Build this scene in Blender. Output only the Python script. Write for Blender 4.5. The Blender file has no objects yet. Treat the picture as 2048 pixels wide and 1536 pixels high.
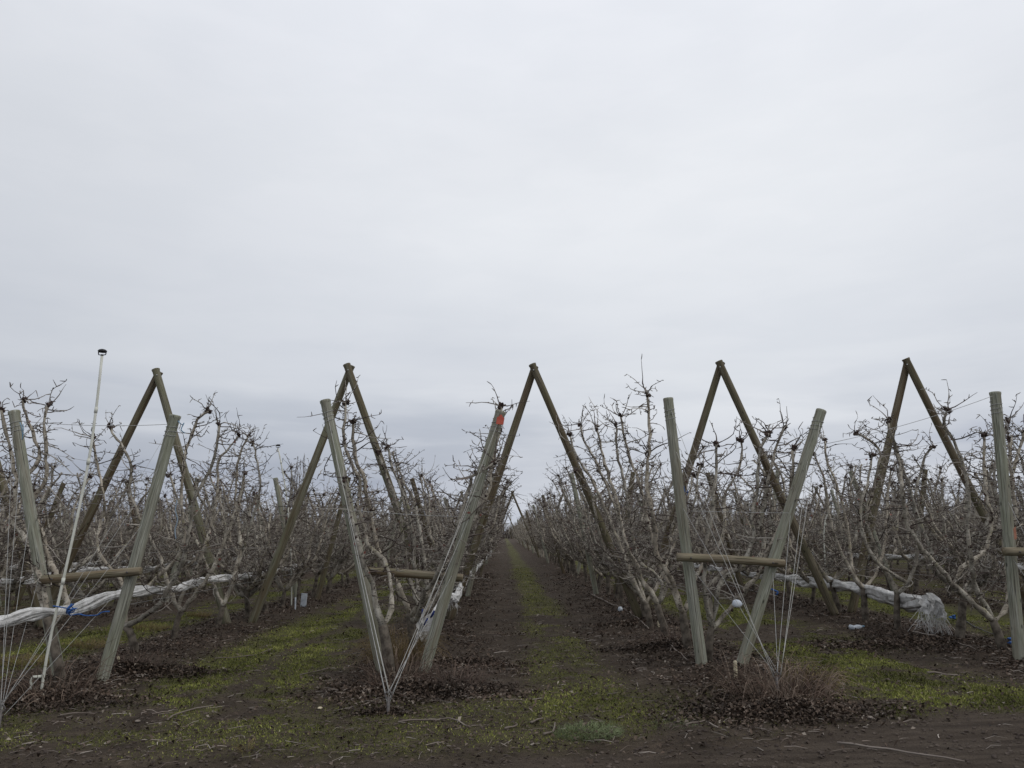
import bpy, math, random
import numpy as np
from mathutils import Matrix, Vector, Euler
R = math.radians
scene = bpy.context.scene
COL = scene.collection

# ------------------------------------------------------------------ camera
FPX = 1550.0                       # focal length in pixels of the 2048 wide frame
PITCH, YAW, ROLL = 10.92, 0.76, -0.85
CAM = Vector((0.0, 0.0, 1.7))
cam_d = bpy.data.cameras.new('camera'); cam = bpy.data.objects.new('camera', cam_d); COL.objects.link(cam)
cam_d.sensor_width = 36.0; cam_d.lens = FPX/2048*36; cam_d.clip_end = 2000; cam_d.clip_start = 0.05
ROT = Matrix.Rotation(R(-YAW), 3, 'Z') @ Matrix.Rotation(R(90+PITCH), 3, 'X') @ Matrix.Rotation(R(ROLL), 3, 'Z')
cam.matrix_world = Matrix.Translation(CAM) @ ROT.to_4x4()
scene.camera = cam

def ray(px, py):
    return ROT @ Vector(((px-1024)/FPX, -(py-768)/FPX, -1.0))
def at(px, py, Y):
    d = ray(px, py); t = (Y-CAM.y)/d.y
    return CAM + d*t
def gnd(px, py, z=0.0):
    d = ray(px, py); t = (z-CAM.z)/d.z
    return CAM + d*t
def pxw(px_w, Y):                  # width in metres of px_w pixels at depth Y
    return px_w/FPX*Y

# ------------------------------------------------------------------ world, sun, exposure
SUN_EL, SUN_AZ = 50, 62            # high behind thick cloud, from the right
w = bpy.data.worlds.new('World'); scene.world = w; w.use_nodes = True
nt = w.node_tree; N = nt.nodes; L = nt.links; N.clear()
def nd(tree, typ, **kw):
    n = tree.nodes.new(typ)
    for k, v in kw.items():
        if k in n.inputs.keys(): n.inputs[k].default_value = v
        else: setattr(n, k, v)
    return n
out = nd(nt, 'ShaderNodeOutputWorld')
sky = nd(nt, 'ShaderNodeTexSky', sky_type='NISHITA', sun_disc=False, sun_elevation=R(SUN_EL), sun_rotation=R(SUN_AZ), air_density=1.5, dust_density=4.0)
bg1 = nd(nt, 'ShaderNodeBackground', Strength=0.1); L.new(sky.outputs[0], bg1.inputs[0])
tc = nd(nt, 'ShaderNodeTexCoord')
sep = nd(nt, 'ShaderNodeSeparateXYZ'); L.new(tc.outputs['Generated'], sep.inputs[0])
def ramp(tree, src, stops, interp='EASE'):
    r = tree.nodes.new('ShaderNodeValToRGB'); r.color_ramp.interpolation = interp
    e = r.color_ramp.elements
    while len(e) < len(stops): e.new(0.5)
    for el, (p, c) in zip(e, stops):
        el.position = p; el.color = (c, c, c, 1) if isinstance(c, (int, float)) else (*c, 1)
    tree.links.new(src, r.inputs[0]); return r
def mixc(tree, fac, a, b, mode='MIX'):
    m = tree.nodes.new('ShaderNodeMix'); m.data_type = 'RGBA'; m.blend_type = mode; m.clamp_factor = True
    for i, v in ((0, fac), (6, a), (7, b)):
        if hasattr(v, 'links') or hasattr(v, 'is_linked'): tree.links.new(v, m.inputs[i])
        elif i == 0: m.inputs[0].default_value = v
        else: m.inputs[i].default_value = (*v, 1)
    return m.outputs[2]
def noise(tree, vec, scale, detail=4, rough=0.5, dist=0.0):
    n = tree.nodes.new('ShaderNodeTexNoise'); n.inputs['Scale'].default_value = scale
    n.inputs['Detail'].default_value = detail; n.inputs['Roughness'].default_value = rough; n.inputs['Distortion'].default_value = dist
    if vec is not None: tree.links.new(vec, n.inputs['Vector'])
    return n.outputs['Fac']
def mapping(tree, vec, scale=(1,1,1), loc=(0,0,0), rot=(0,0,0)):
    m = tree.nodes.new('ShaderNodeMapping'); m.inputs['Scale'].default_value = scale
    m.inputs['Location'].default_value = loc; m.inputs['Rotation'].default_value = rot
    tree.links.new(vec, m.inputs['Vector']); return m.outputs[0]
base = ramp(nt, sep.outputs['Z'], [(0.0, (.58,.615,.69)), (0.09, (.62,.65,.72)), (0.22, (.76,.785,.835)), (0.42, (.84,.86,.90)), (0.62, (.895,.915,.965)), (1.0, (.90,.92,.97))])
# big soft brightness changes
n1 = noise(nt, mapping(nt, tc.outputs['Generated'], (1.1,1.1,1.8), (3.1,0.2,1.4)), 1.6, 3, .45)
r1 = ramp(nt, n1, [(0.3, (.93,.935,.945)), (0.7, (1.03,1.03,1.025))])
c1 = mixc(nt, 1.0, base.outputs[0], r1.outputs[0], 'MULTIPLY')
# long low streaks of stratus close to the horizon
n2 = noise(nt, mapping(nt, tc.outputs['Generated'], (1.0,1.0,7.5), (7.7,1.3,0.35), (0,R(-3),0)), 2.4, 5, .5, .25)
r2 = ramp(nt, n2, [(0.36, (.82,.84,.88)), (0.50, (.97,.975,.98)), (0.66, (1.13,1.12,1.095))])
low = ramp(nt, sep.outputs['Z'], [(0.0, 1.0), (0.13, .95), (0.21, 0.22), (0.34, 0.0)])
c2 = mixc(nt, low.outputs[0], c1, mixc(nt, 1.0, c1, r2.outputs[0], 'MULTIPLY'))
n3 = noise(nt, mapping(nt, tc.outputs['Generated'], (1.6,1.0,5.0), (2.3,5.3,0.9)), 5.0, 5, .55, .3)
r3 = ramp(nt, n3, [(0.35, (.985,.987,.99)), (0.65, (1.012,1.01,1.01))])
c3 = mixc(nt, 1.0, c2, r3.outputs[0], 'MULTIPLY')
# darker cloud to the west (left), as in the photo
rx = ramp(nt, sep.outputs['X'], [(0.0, (.86,.865,.875)), (0.35, (1,1,1))]);
mx = nd(nt, 'ShaderNodeMath', operation='MULTIPLY_ADD'); L.new(sep.outputs['X'], mx.inputs[0]); mx.inputs[1].default_value = .5; mx.inputs[2].default_value = .5
L.new(mx.outputs[0], rx.inputs[0]); rx.color_ramp.elements[0].position = .2; rx.color_ramp.elements[1].position = .42
c4 = mixc(nt, 1.0, c3, rx.outputs[0], 'MULTIPLY')
n4 = noise(nt, mapping(nt, tc.outputs['Generated'], (1.0,1.0,4.5), (1.7,4.3,2.25)), 1.9, 4, .5, .2)
r4 = ramp(nt, n4, [(0.42, (.845,.86,.885)), (0.56, (1,1,1))])
lm = ramp(nt, mx.outputs[0], [(0.48, 1.0), (0.62, 0.0)]); ml = nd(nt, 'ShaderNodeMath', operation='MULTIPLY'); L.new(lm.outputs[0], ml.inputs[0]); L.new(low.outputs[0], ml.inputs[1])
c4 = mixc(nt, ml.outputs[0], c4, mixc(nt, 1.0, c4, r4.outputs[0], 'MULTIPLY'))
bg2 = nd(nt, 'ShaderNodeBackground', Strength=1.0); L.new(c4, bg2.inputs[0])
ms = nd(nt, 'ShaderNodeMixShader'); ms.inputs[0].default_value = .93
L.new(bg1.outputs[0], ms.inputs[1]); L.new(bg2.outputs[0], ms.inputs[2]); L.new(ms.outputs[0], out.inputs[0])

sd = bpy.data.lights.new('sun', 'SUN'); sd.energy = 0.7; sd.angle = R(25); sd.color = (1, .97, .92)
so = bpy.data.objects.new('sun', sd); COL.objects.link(so)
dirv = Vector((math.sin(R(SUN_AZ))*math.cos(R(SUN_EL)), -abs(math.cos(R(SUN_AZ)))*math.cos(R(SUN_EL)), math.sin(R(SUN_EL))))
so.rotation_euler = dirv.to_track_quat('Z', 'Y').to_euler()
sky.sun_rotation = math.atan2(dirv.x, dirv.y)
scene.view_settings.view_transform = 'Standard'; scene.view_settings.look = 'None'
scene.view_settings.exposure = 0.0; scene.view_settings.gamma = 1.0
scene.cycles.max_bounces = 5; scene.cycles.diffuse_bounces = 3; scene.cycles.transparent_max_bounces = 4
scene.cycles.use_denoising = True
try: scene.render.use_persistent_data = False
except Exception: pass

# ------------------------------------------------------------------ helpers
def vnoise(x, y, seed=0):
    x = np.asarray(x, float); y = np.asarray(y, float)
    xi = np.floor(x).astype(np.int64); yi = np.floor(y).astype(np.int64)
    fx = x-xi; fy = y-yi; fx = fx*fx*(3-2*fx); fy = fy*fy*(3-2*fy)
    def h(a, b):
        n = (a*374761393 + b*668265263 + seed*1274126177) & 0xffffffff
        n = ((n ^ (n >> 13))*1274126177) & 0xffffffff
        return ((n ^ (n >> 16)) & 0xffff)/65535.0
    return (h(xi,yi)*(1-fx)+h(xi+1,yi)*fx)*(1-fy)+(h(xi,yi+1)*(1-fx)+h(xi+1,yi+1)*fx)*fy
def fbm(x, y, o=4, seed=0):
    s = 0; a = .5; t = 0
    for i in range(o):
        s = s+a*vnoise(np.asarray(x)*2**i+i*17.3, np.asarray(y)*2**i+i*9.1, seed+i); t += a; a *= .5
    return s/t

ROW0, PITCHX = -1.26, 3.97
ROW_Y0 = 10.2
def rowx(k): return ROW0+PITCHX*k
def sstep(a, b, x):
    t = np.clip((x-a)/(b-a), 0, 1); return t*t*(3-2*t)
def masks(x, y):
    x = np.asarray(x, float); y = np.asarray(y, float)
    ur = (x-ROW0+PITCHX/2) % PITCHX-PITCHX/2            # offset from nearest row
    ua = (x-ROW0) % PITCHX-PITCHX/2                     # offset from alley centre
    al = np.floor((x-ROW0)/PITCHX)
    n = fbm(x*.8, y*.45, 4, 3); n2 = fbm(x*2.6, y*2.2, 3, 11)
    wd = np.where(al == 0, .44+.5*(n-.5), np.where(al == -1, 1.0, np.where(al == 1, .95, .85)))
    cc = np.where(al == 0, .10, np.where(al == -1, -.05, np.where(al == 1, -.15, 0)))
    strip = np.exp(-((ua-cc)/wd)**4)
    rut = np.exp(-((ua-cc-np.where(al == -1, .15, 9)-.12*np.sin(y*.9))/.16)**2)
    g = strip*sstep(np.where(al == 0, .43, .36), np.where(al == 0, .60, .56), n*.5+n2*.5)*(1-.85*rut)*np.where(al == 0, .5, 1)
    inrow = sstep(8.0, 9.2, y+1.2*(fbm(x*.5+5, y*.2, 2, 7)-.5))
    band = sstep(6.3, 7.2, y-.9*sstep(1, 4, x)+.8*(n-.5))*(1-inrow)
    fadefront = sstep(7.0, 8.6, y)
    road_edge = 6.25+1.15*sstep(1.0, 4.5, x)+.35*(fbm(x*.7, y*.0, 3, 21)-.5)
    road = 1-sstep(road_edge-.25, road_edge+.35, y+.3*(n2-.5))
    g = np.where((al == 0) & (y > 17), strip*(.35+.5*n2), g)
    g = np.clip(g*fadefront+band*.38*sstep(.30, .56, n*.5+n2*.5), 0, 1)*(1-road)
    lit = np.clip(np.exp(-(ur/.8)**4)*sstep(7.9, 8.9, y+.9*(n2-.5))*(.15+1.15*sstep(.3, .7, n2*.6+n*.4)) + .5*sstep(.5, .7, n2)*(1-strip)*inrow, 0, 1)*(1-.75*g)
    return g, lit, road
def hgt(x, y):
    x = np.asarray(x, float); y = np.asarray(y, float)
    ur = (x-ROW0+PITCHX/2) % PITCHX-PITCHX/2
    ua = (x-ROW0) % PITCHX-PITCHX/2
    a = sstep(8.3, 9.6, y)
    b = .075*np.exp(-(ur/.5)**2)*a
    r = -.035*(np.exp(-((ua-.62)/.2)**2)+np.exp(-((ua+.62)/.2)**2))*a
    far = 1-sstep(30, 60, y)
    nn = (.05*(fbm(x*.55, y*.5, 3, 31)-.5)+.035*(fbm(x*3, y*3, 3, 41)-.5)*far)
    rr = (1-sstep(6.2, 7.2, y))
    tr = -.03*np.exp(-((y-6.55-.08*x)/.22)**2)*rr
    lx = x-2.35-.55*(y-6.4); lug = np.sin((y+np.abs(lx)*.7)*2*math.pi/.11)
    tr = tr-.012*np.exp(-(lx/.17)**4)*(.5+.5*np.sign(lug)*np.minimum(1, np.abs(lug)*2))*rr
    return b+r+nn+tr
def gz(x, y): return float(hgt(x, y))

class MB:
    def __init__(s): s.v = []; s.f = []; s.n = 0; s.m = []
    def add(s, v, f, m=0):
        v = np.asarray(v, float); f = np.asarray(f, np.int64)
        s.v.append(v); s.f.append(f+s.n); s.n += len(v); s.m.append(np.full(len(f), m))
    def tube(s, p, r, k=6, cap=True, m=0, wob=0.0, rng=None, ref=None):
        p = np.asarray(p, float); n = len(p)
        r = np.full(n, r, float) if np.isscalar(r) else np.asarray(r, float)
        t = np.empty_like(p); t[1:-1] = p[2:]-p[:-2]; t[0] = p[1]-p[0]; t[-1] = p[-1]-p[-2]
        t /= np.linalg.norm(t, axis=1)[:, None]+1e-9
        if ref is None:
            d = p[-1]-p[0]; ref = np.array((1.,0,0)) if abs(d[0]) < .7*np.linalg.norm(d) else np.array((0,0,1.))
        u = np.cross(t, ref); u /= np.linalg.norm(u, axis=1)[:, None]+1e-9
        w_ = np.cross(t, u)
        a = np.arange(k)*2*math.pi/k
        rad = r[:, None]*np.ones((1, k))
        if wob and rng is not None: rad = rad*(1+wob*rng.standard_normal((n, k)))
        ring = p[:, None, :]+rad[..., None]*(np.cos(a)[None, :, None]*u[:, None, :]+np.sin(a)[None, :, None]*w_[:, None, :])
        v = ring.reshape(-1, 3)
        i = np.arange(n-1)[:, None]*k; j = np.arange(k)[None, :]; j2 = (j+1) % k
        f = np.stack([i+j, i+j2, i+k+j2, i+k+j], -1).reshape(-1, 4)
        if cap:
            c = len(v); v = np.vstack([v, p[:1], p[-1:]])
            jj = np.arange(k); jn = (jj+1) % k; o = (n-1)*k
            f = np.vstack([f, np.stack([jn, jj, np.full(k, c), np.full(k, c)], -1), np.stack([o+jj, o+jn, np.full(k, c+1), np.full(k, c+1)], -1)])
        s.add(v, f, m)
    def box(s, c, d, rot=None, m=0):
        c = np.array(c); d = np.array(d)/2
        q = np.array([[x, y, z] for x in (-1,1) for y in (-1,1) for z in (-1,1)])*d
        if rot is not None: q = q @ np.array(rot.to_3x3()).T
        s.add(q+c, [[0,1,3,2],[4,6,7,5],[0,4,5,1],[2,3,7,6],[0,2,6,4],[1,5,7,3]], m)
    def blob(s, c, r, k=7, n=5, rng=None, j=.2, m=0):
        c = np.array(c); vv = []
        for i in range(1, n):
            ph = math.pi*i/n
            for q in range(k):
                th = 2*math.pi*q/k; rr = 1+(j*(rng.random()-.5)*2 if rng is not None else 0)
                vv.append([r[0]*math.sin(ph)*math.cos(th)*rr, r[1]*math.sin(ph)*math.sin(th)*rr, r[2]*math.cos(ph)*rr])
        b = len(vv); vv += [[0,0,r[2]],[0,0,-r[2]]]; f = []
        for i in range(n-2):
            for q in range(k): f.append([i*k+q, (i+1)*k+q, (i+1)*k+(q+1)%k, i*k+(q+1)%k])
        for q in range(k):
            f.append([b, q, (q+1)%k, (q+1)%k]); o = (n-2)*k; f.append([o+q, b+1, o+(q+1)%k, o+(q+1)%k])
        s.add(np.array(vv)+c, f, m)
    def mesh(s, name, mats, smooth=True):
        if not isinstance(mats, (list, tuple)): mats = [mats]
        v = np.vstack(s.v); f = np.vstack(s.f); mi = np.concatenate(s.m)
        tri = f[:, 2] == f[:, 3]
        me = bpy.data.meshes.new(name)
        cnt = np.where(tri, 3, 4); st = np.concatenate([[0], np.cumsum(cnt)[:-1]])
        keep = np.ones(f.shape, bool); keep[tri, 3] = False
        li = f[keep]
        me.vertices.add(len(v)); me.vertices.foreach_set('co', v.astype(np.float32).ravel())
        me.loops.add(len(li)); me.loops.foreach_set('vertex_index', li.astype(np.int32))
        me.polygons.add(len(f)); me.polygons.foreach_set('loop_start', st.astype(np.int32))
        try: me.polygons.foreach_set('loop_total', cnt.astype(np.int32))
        except Exception: pass
        me.polygons.foreach_set('material_index', mi.astype(np.int32))
        me.polygons.foreach_set('use_smooth', np.full(len(f), bool(smooth)))
        for mt in mats: me.materials.append(mt)
        me.update(calc_edges=True); return me
    def build(s, name, mats, parent=None, smooth=True, mat=None, loc=None):
        o = bpy.data.objects.new(name, s.mesh(name, mats, smooth)); COL.objects.link(o)
        if parent: o.parent = parent
        if mat is not None: o.matrix_local = mat
        if loc is not None: o.location = loc
        return o
def tag(o, label=None, cat=None, group=None, kind=None):
    if label: o['label'] = label
    if cat: o['category'] = cat
    if group: o['group'] = group
    if kind: o['kind'] = kind
    return o
def empty(name, loc, label=None, cat=None, group=None):
    o = bpy.data.objects.new(name, None); COL.objects.link(o); o.location = loc; o.empty_display_size = .2
    return tag(o, label, cat, group)

# ------------------------------------------------------------------ materials
def newmat(name, rough=.85, spec=.3):
    m = bpy.data.materials.new(name); m.use_nodes = True
    t = m.node_tree; b = t.nodes['Principled BSDF']; b.inputs['Roughness'].default_value = rough
    b.inputs['Specular IOR Level'].default_value = spec
    return m, t, b
def bump(t, b, h, strength, dist=.01):
    n = t.nodes.new('ShaderNodeBump'); n.inputs['Strength'].default_value = strength; n.inputs['Distance'].default_value = dist
    t.links.new(h, n.inputs['Height']); t.links.new(n.outputs[0], b.inputs['Normal'])
def coords(t, kind='Object'):
    return t.nodes.new('ShaderNodeTexCoord').outputs[kind]
def objrand(t): return t.nodes.new('ShaderNodeObjectInfo').outputs['Random']

def m_wood(name, a, b_, c, streak=1.0, moss=.35, brown=.75):
    m, t, b = newmat(name, .85, .25)
    co = coords(t)
    rnd = objrand(t)
    ad = t.nodes.new('ShaderNodeVectorMath'); ad.operation = 'ADD'
    cb = t.nodes.new('ShaderNodeCombineXYZ'); mu = t.nodes.new('ShaderNodeMath'); mu.operation = 'MULTIPLY'; mu.inputs[1].default_value = 37
    t.links.new(rnd, mu.inputs[0]); t.links.new(mu.outputs[0], cb.inputs[2]); t.links.new(co, ad.inputs[0]); t.links.new(cb.outputs[0], ad.inputs[1])
    co = ad.outputs[0]
    st = noise(t, mapping(t, co, (22, 22, .9)), 3.0, 6, .65, .3)
    big = noise(t, mapping(t, co, (5, 5, 1.1)), 1.6, 4, .55)
    r = ramp(t, st, [(.30, c), (.5, a), (.72, b_)])
    r2 = ramp(t, big, [(.4, 0.0), (.62, 1.0)])
    col = mixc(t, r2.outputs[0], r.outputs[0], mixc(t, moss, r.outputs[0], (a[0]*.75, a[1]*.86, a[2]*.6)))
    crack = noise(t, mapping(t, co, (60, 60, .8)), 2.0, 3, .5, .6)
    rc = ramp(t, crack, [(.34, .28), (.43, 1.0)])
    br = noise(t, mapping(t, co, (9, 9, .5)), 1.3, 5, .6)
    rb = ramp(t, br, [(.46, 0.0), (.60, brown)])
    col = mixc(t, rb.outputs[0], col, (a[0]*.62, a[1]*.50, a[2]*.40))
    kn_ = t.nodes.new('ShaderNodeTexVoronoi'); kn_.inputs['Scale'].default_value = 3.2; t.links.new(mapping(t, co, (2.2, 2.2, 1)), kn_.inputs['Vector'])
    rk = ramp(t, kn_.outputs['Distance'], [(.05, .25), (.13, 1.0)])
    col = mixc(t, 1.0, col, rk.outputs[0], 'MULTIPLY')
    col = mixc(t, 1.0, col, rc.outputs[0], 'MULTIPLY')
    t.links.new(col, b.inputs['Base Color']); bump(t, b, st, .6, .006)
    return m
M = {}
M['post_green'] = m_wood('weathered_green_wood', (.255,.255,.210), (.44,.45,.395), (.135,.128,.098), moss=.25, brown=.4)
M['post_mid'] = m_wood('weathered_olive_wood', (.165,.155,.112), (.26,.25,.195), (.080,.068,.048), moss=.4)
M['post_brown'] = m_wood('weathered_brown_wood', (.135,.115,.08), (.21,.185,.135), (.065,.048,.034), moss=.5)
M['rail'] = m_wood('rail_wood', (.20,.17,.12), (.31,.27,.20), (.09,.07,.045), moss=.3)
def m_bark():
    m, t, b = newmat('bark', .9, .2); co = coords(t)
    n = noise(t, mapping(t, co, (1,1,.6)), 9, 6, .6); s = noise(t, mapping(t, co, (1,1,2.2)), 26, 3, .5)
    r = ramp(t, n, [(.28, (.09,.080,.066)), (.46, (.26,.238,.20)), (.66, (.48,.455,.395))])
    dark = ramp(t, s, [(.34, .22), (.44, 1.0)])
    lich = noise(t, co, 5.5, 4, .6)
    rl = ramp(t, lich, [(.60, 0.0), (.72, .45)])
    col = mixc(t, 1.0, r.outputs[0], dark.outputs[0], 'MULTIPLY')
    col = mixc(t, rl.outputs[0], col, (.28,.27,.13))
    hv = ramp(t, objrand(t), [(0, (.80,.80,.80)), (1, (1.15,1.10,1.05))], 'LINEAR')
    col = mixc(t, 1.0, col, hv.outputs[0], 'MULTIPLY')
    t.links.new(col, b.inputs['Base Color']); bump(t, b, n, .7, .01); return m
M['bark'] = m_bark()
def m_island(name, stops, rough=.85, spec=.2, vary=.5):
    m, t, b = newmat(name, rough, spec); g_ = t.nodes.new('ShaderNodeNewGeometry')
    r = ramp(t, g_.outputs['Random Per Island'], stops, 'LINEAR')
    n = noise(t, coords(t), .9, 5, .6); rn = ramp(t, n, [(.36, 1-vary), (.64, 1.0+vary*.5)])
    t.links.new(mixc(t, 1.0, r.outputs[0], rn.outputs[0], 'MULTIPLY'), b.inputs['Base Color']); return m
def m_simple(name, c1, c2, scale=8, rough=.85, spec=.2, strength=.3):
    m, t, b = newmat(name, rough, spec); n = noise(t, coords(t), scale, 4, .6)
    r = ramp(t, n, [(.3, c1), (.7, c2)]); t.links.new(r.outputs[0], b.inputs['Base Color'])
    if strength: bump(t, b, n, strength, .005)
    return m
M['twig'] = m_island('twig_bark', [(0, (.042,.031,.027)), (.35, (.10,.078,.067)), (.68, (.22,.195,.17)), (1, (.36,.335,.295))], vary=.2)
M['trunk'] = m_simple('trunk_bark', (.036,.029,.023), (.165,.142,.115), 9, strength=.7)
M['knot'] = m_simple('knot_wood', (.028,.020,.018), (.085,.058,.048), 14)
M['wire'] = m_simple('galvanised_wire', (.24,.24,.23), (.38,.38,.37), 20, .5, .5, 0)
M['rope'] = m_simple('white_twine', (.34,.34,.32), (.48,.47,.44), 20, .8, .2, 0)
M['pvc'] = m_simple('pvc_pipe', (.50,.51,.44), (.66,.66,.60), 6, .5, .4, 0)
M['black'] = m_simple('black_plastic', (.012,.012,.014), (.03,.03,.033), 20, .5, .4, 0)
M['blue'] = m_simple('blue_twine', (.02,.07,.22), (.035,.11,.33), 20, .7, .3, 0)
M['paleblue'] = m_simple('faded_blue_twine', (.12,.22,.32), (.22,.34,.44), 20, .7, .3, 0)
M['orange'] = m_simple('orange_tag', (.36,.06,.038), (.50,.11,.07), 9, .6, .3, 0)
M['cream'] = m_simple('cream_stake', (.42,.36,.24), (.62,.56,.42), 10)
M['white'] = m_simple('white_plastic', (.36,.40,.45), (.60,.64,.69), 9, .5, .4)
M['straw'] = m_simple('dry_grass', (.10,.075,.035), (.24,.18,.09), 5, strength=0)
M['tan'] = m_island('tan_cane', [(0, (.07,.045,.034)), (.5, (.14,.10,.078)), (1, (.28,.22,.17))])
M['cane'] = m_simple('reddish_cane', (.06,.040,.033), (.15,.11,.09), 5, strength=0)
M['leaf'] = m_island('dead_leaf', [(0, (.024,.016,.012)), (.45, (.054,.037,.026)), (.75, (.10,.070,.050)), (.93, (.13,.10,.08)), (1, (.27,.235,.195))], .75, .25, .35)
M['redleaf'] = m_simple('red_dead_leaf', (.12,.042,.034), (.22,.095,.075), 8, .8, .2, 0)
M['stick'] = m_simple('grey_stick', (.12,.095,.08), (.27,.235,.205), 1.3, strength=0)
M['scatter'] = m_island('prunings', [(0, (.06,.045,.036)), (.5, (.15,.12,.10)), (1, (.36,.32,.285))])
M['grass'] = m_island('grass_blade', [(0, (.062,.068,.020)), (.5, (.155,.170,.040)), (.85, (.25,.26,.065)), (1, (.30,.27,.12))], .8, .2, .65)
M['palegrass'] = m_simple('pale_weed', (.08,.105,.045), (.18,.21,.11), 6, .8, .2, 0)
M['steel'] = m_simple('rusty_steel', (.05,.045,.045), (.14,.12,.11), 20, .5, .5)
def m_cloth():
    m, t, b = newmat('white_ground_cloth', .8, .2); co = coords(t)
    n = noise(t, mapping(t, co, (1,1,1)), 9, 5, .6); f = noise(t, mapping(t, co, (20,3,20)), 3, 4, .6, .5)
    r = ramp(t, n, [(.30, (.30,.29,.275)), (.45, (.56,.555,.54)), (.7, (.72,.72,.715))])
    t.links.new(r.outputs[0], b.inputs['Base Color']); bump(t, b, f, .8, .02); return m
M['cloth'] = m_cloth()
def m_ground():
    m, t, b = newmat('orchard_soil', .92, .15); co = coords(t)
    at_ = t.nodes.new('ShaderNodeAttribute'); at_.attribute_name = 'cover'
    sp = t.nodes.new('ShaderNodeSeparateColor'); t.links.new(at_.outputs['Color'], sp.inputs[0])
    n = noise(t, co, 2.2, 7, .65); f = noise(t, co, 26, 5, .7); g = noise(t, co, 70, 3, .6)
    soil = ramp(t, n, [(.3, (.036,.027,.019)), (.5, (.058,.044,.032)), (.72, (.092,.071,.053))])
    fr = ramp(t, f, [(.25, (.55,.55,.55)), (.5, (1,1,1)), (.78, (1.5,1.45,1.4))])
    col = mixc(t, 1.0, soil.outputs[0], fr.outputs[0], 'MULTIPLY')
    lit = ramp(t, f, [(.28, (.020,.014,.010)), (.5, (.052,.036,.026)), (.75, (.115,.085,.064))])
    col = mixc(t, sp.outputs[1], col, lit.outputs[0])
    gr = ramp(t, f, [(.28, (.030,.032,.011)), (.5, (.100,.108,.027)), (.75, (.20,.21,.055))])
    gm = t.nodes.new('ShaderNodeMath'); gm.operation = 'MULTIPLY'; t.links.new(sp.outputs[0], gm.inputs[0])
    gf = ramp(t, noise(t, co, 9, 4, .7), [(.36, .15), (.56, 1.0)]); t.links.new(gf.outputs[0], gm.inputs[1])
    col = mixc(t, gm.outputs[0], col, gr.outputs[0])
    rd = ramp(t, noise(t, mapping(t, co, (.35,2.4,1)), 3, 6, .6), [(.3, (.042,.031,.023)), (.7, (.086,.067,.051))])
    rdf = ramp(t, g, [(.25, (.72,.72,.72)), (.75, (1.25,1.25,1.25))])
    col = mixc(t, sp.outputs[2], col, mixc(t, 1.0, rd.outputs[0], rdf.outputs[0], 'MULTIPLY'))
    t.links.new(col, b.inputs['Base Color'])
    bp = t.nodes.new('ShaderNodeMath'); bp.operation = 'ADD'; t.links.new(f, bp.inputs[0]); t.links.new(g, bp.inputs[1])
    bump(t, b, bp.outputs[0], .9, .03); return m
M['ground'] = m_ground()

# ------------------------------------------------------------------ ground
def make_ground():
    ys = [-6.0, 0, 3, 4.5]; y = 5.2
    while y < 400: ys.append(y); y += max(.055, .0055*y*max(1, y/14))
    ys = np.array(ys+[500, 700, 1000.])
    u = np.linspace(-1, 1, 340)
    xs = np.sign(u)*(np.abs(u)*9+ (np.abs(u)**7)*0)
    xs = np.concatenate([[-900,-400,-200,-100,-60,-40,-28,-20,-15,-12,-10.2], xs, [10.2,12,15,20,28,40,60,100,200,400,900]])
    X, Y = np.meshgrid(xs, ys)
    Z = hgt(X, Y)
    g, lit, road = masks(X, Y)
    v = np.stack([X, Y, Z], -1).reshape(-1, 3); nx = len(xs); ny = len(ys)
    i = np.arange(ny-1)[:, None]*nx; j = np.arange(nx-1)[None, :]
    f = np.stack([i+j, i+j+1, i+nx+j+1, i+nx+j], -1).reshape(-1, 4)
    b = MB(); b.add(v, f); o = b.build('ground', M['ground'])
    at_ = o.data.attributes.new('cover', 'FLOAT_COLOR', 'POINT')
    c = np.stack([g.ravel(), lit.ravel(), road.ravel(), np.ones(g.size)], -1)
    at_.data.foreach_set('color', c.astype(np.float32).ravel())
    tag(o, kind='structure')
make_ground()

# ------------------------------------------------------------------ trees
def jitter_path(p, rng, amp):
    p = np.array(p, float); p[1:-1] += rng.normal(0, amp, (len(p)-2, 3)); return p
def resample(p, step):
    p = np.asarray(p, float); d = np.concatenate([[0], np.cumsum(np.linalg.norm(np.diff(p, axis=0), axis=1))])
    n = max(4, int(d[-1]/step)+1); s = np.linspace(0, d[-1], n)
    # catmull-rom through the control points
    idx = np.clip(np.searchsorted(d, s, 'right')-1, 0, len(p)-2)
    t = (s-d[idx])/(d[idx+1]-d[idx]+1e-9); t = t[:, None]
    p0 = p[np.maximum(idx-1, 0)]; p1 = p[idx]; p2 = p[idx+1]; p3 = p[np.minimum(idx+2, len(p)-1)]
    return .5*((2*p1)+(-p0+p2)*t+(2*p0-5*p1+4*p2-p3)*t*t+(-p0+3*p1-3*p2+p3)*t**3)
def limb(mb, path, r0, r1, rng, step=.14, k=7):
    q = resample(path, step); n = len(q)
    q[1:-1] += rng.normal(0, .008, (n-2, 3))
    s = np.linspace(0, 1, n); r = r0+(r1-r0)*s**.8
    r = r*(1+.14*rng.standard_normal(n)); r = np.maximum(r, r1*.6)
    mb.tube(q, r, k, wob=.05, rng=rng); return q, r
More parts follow.
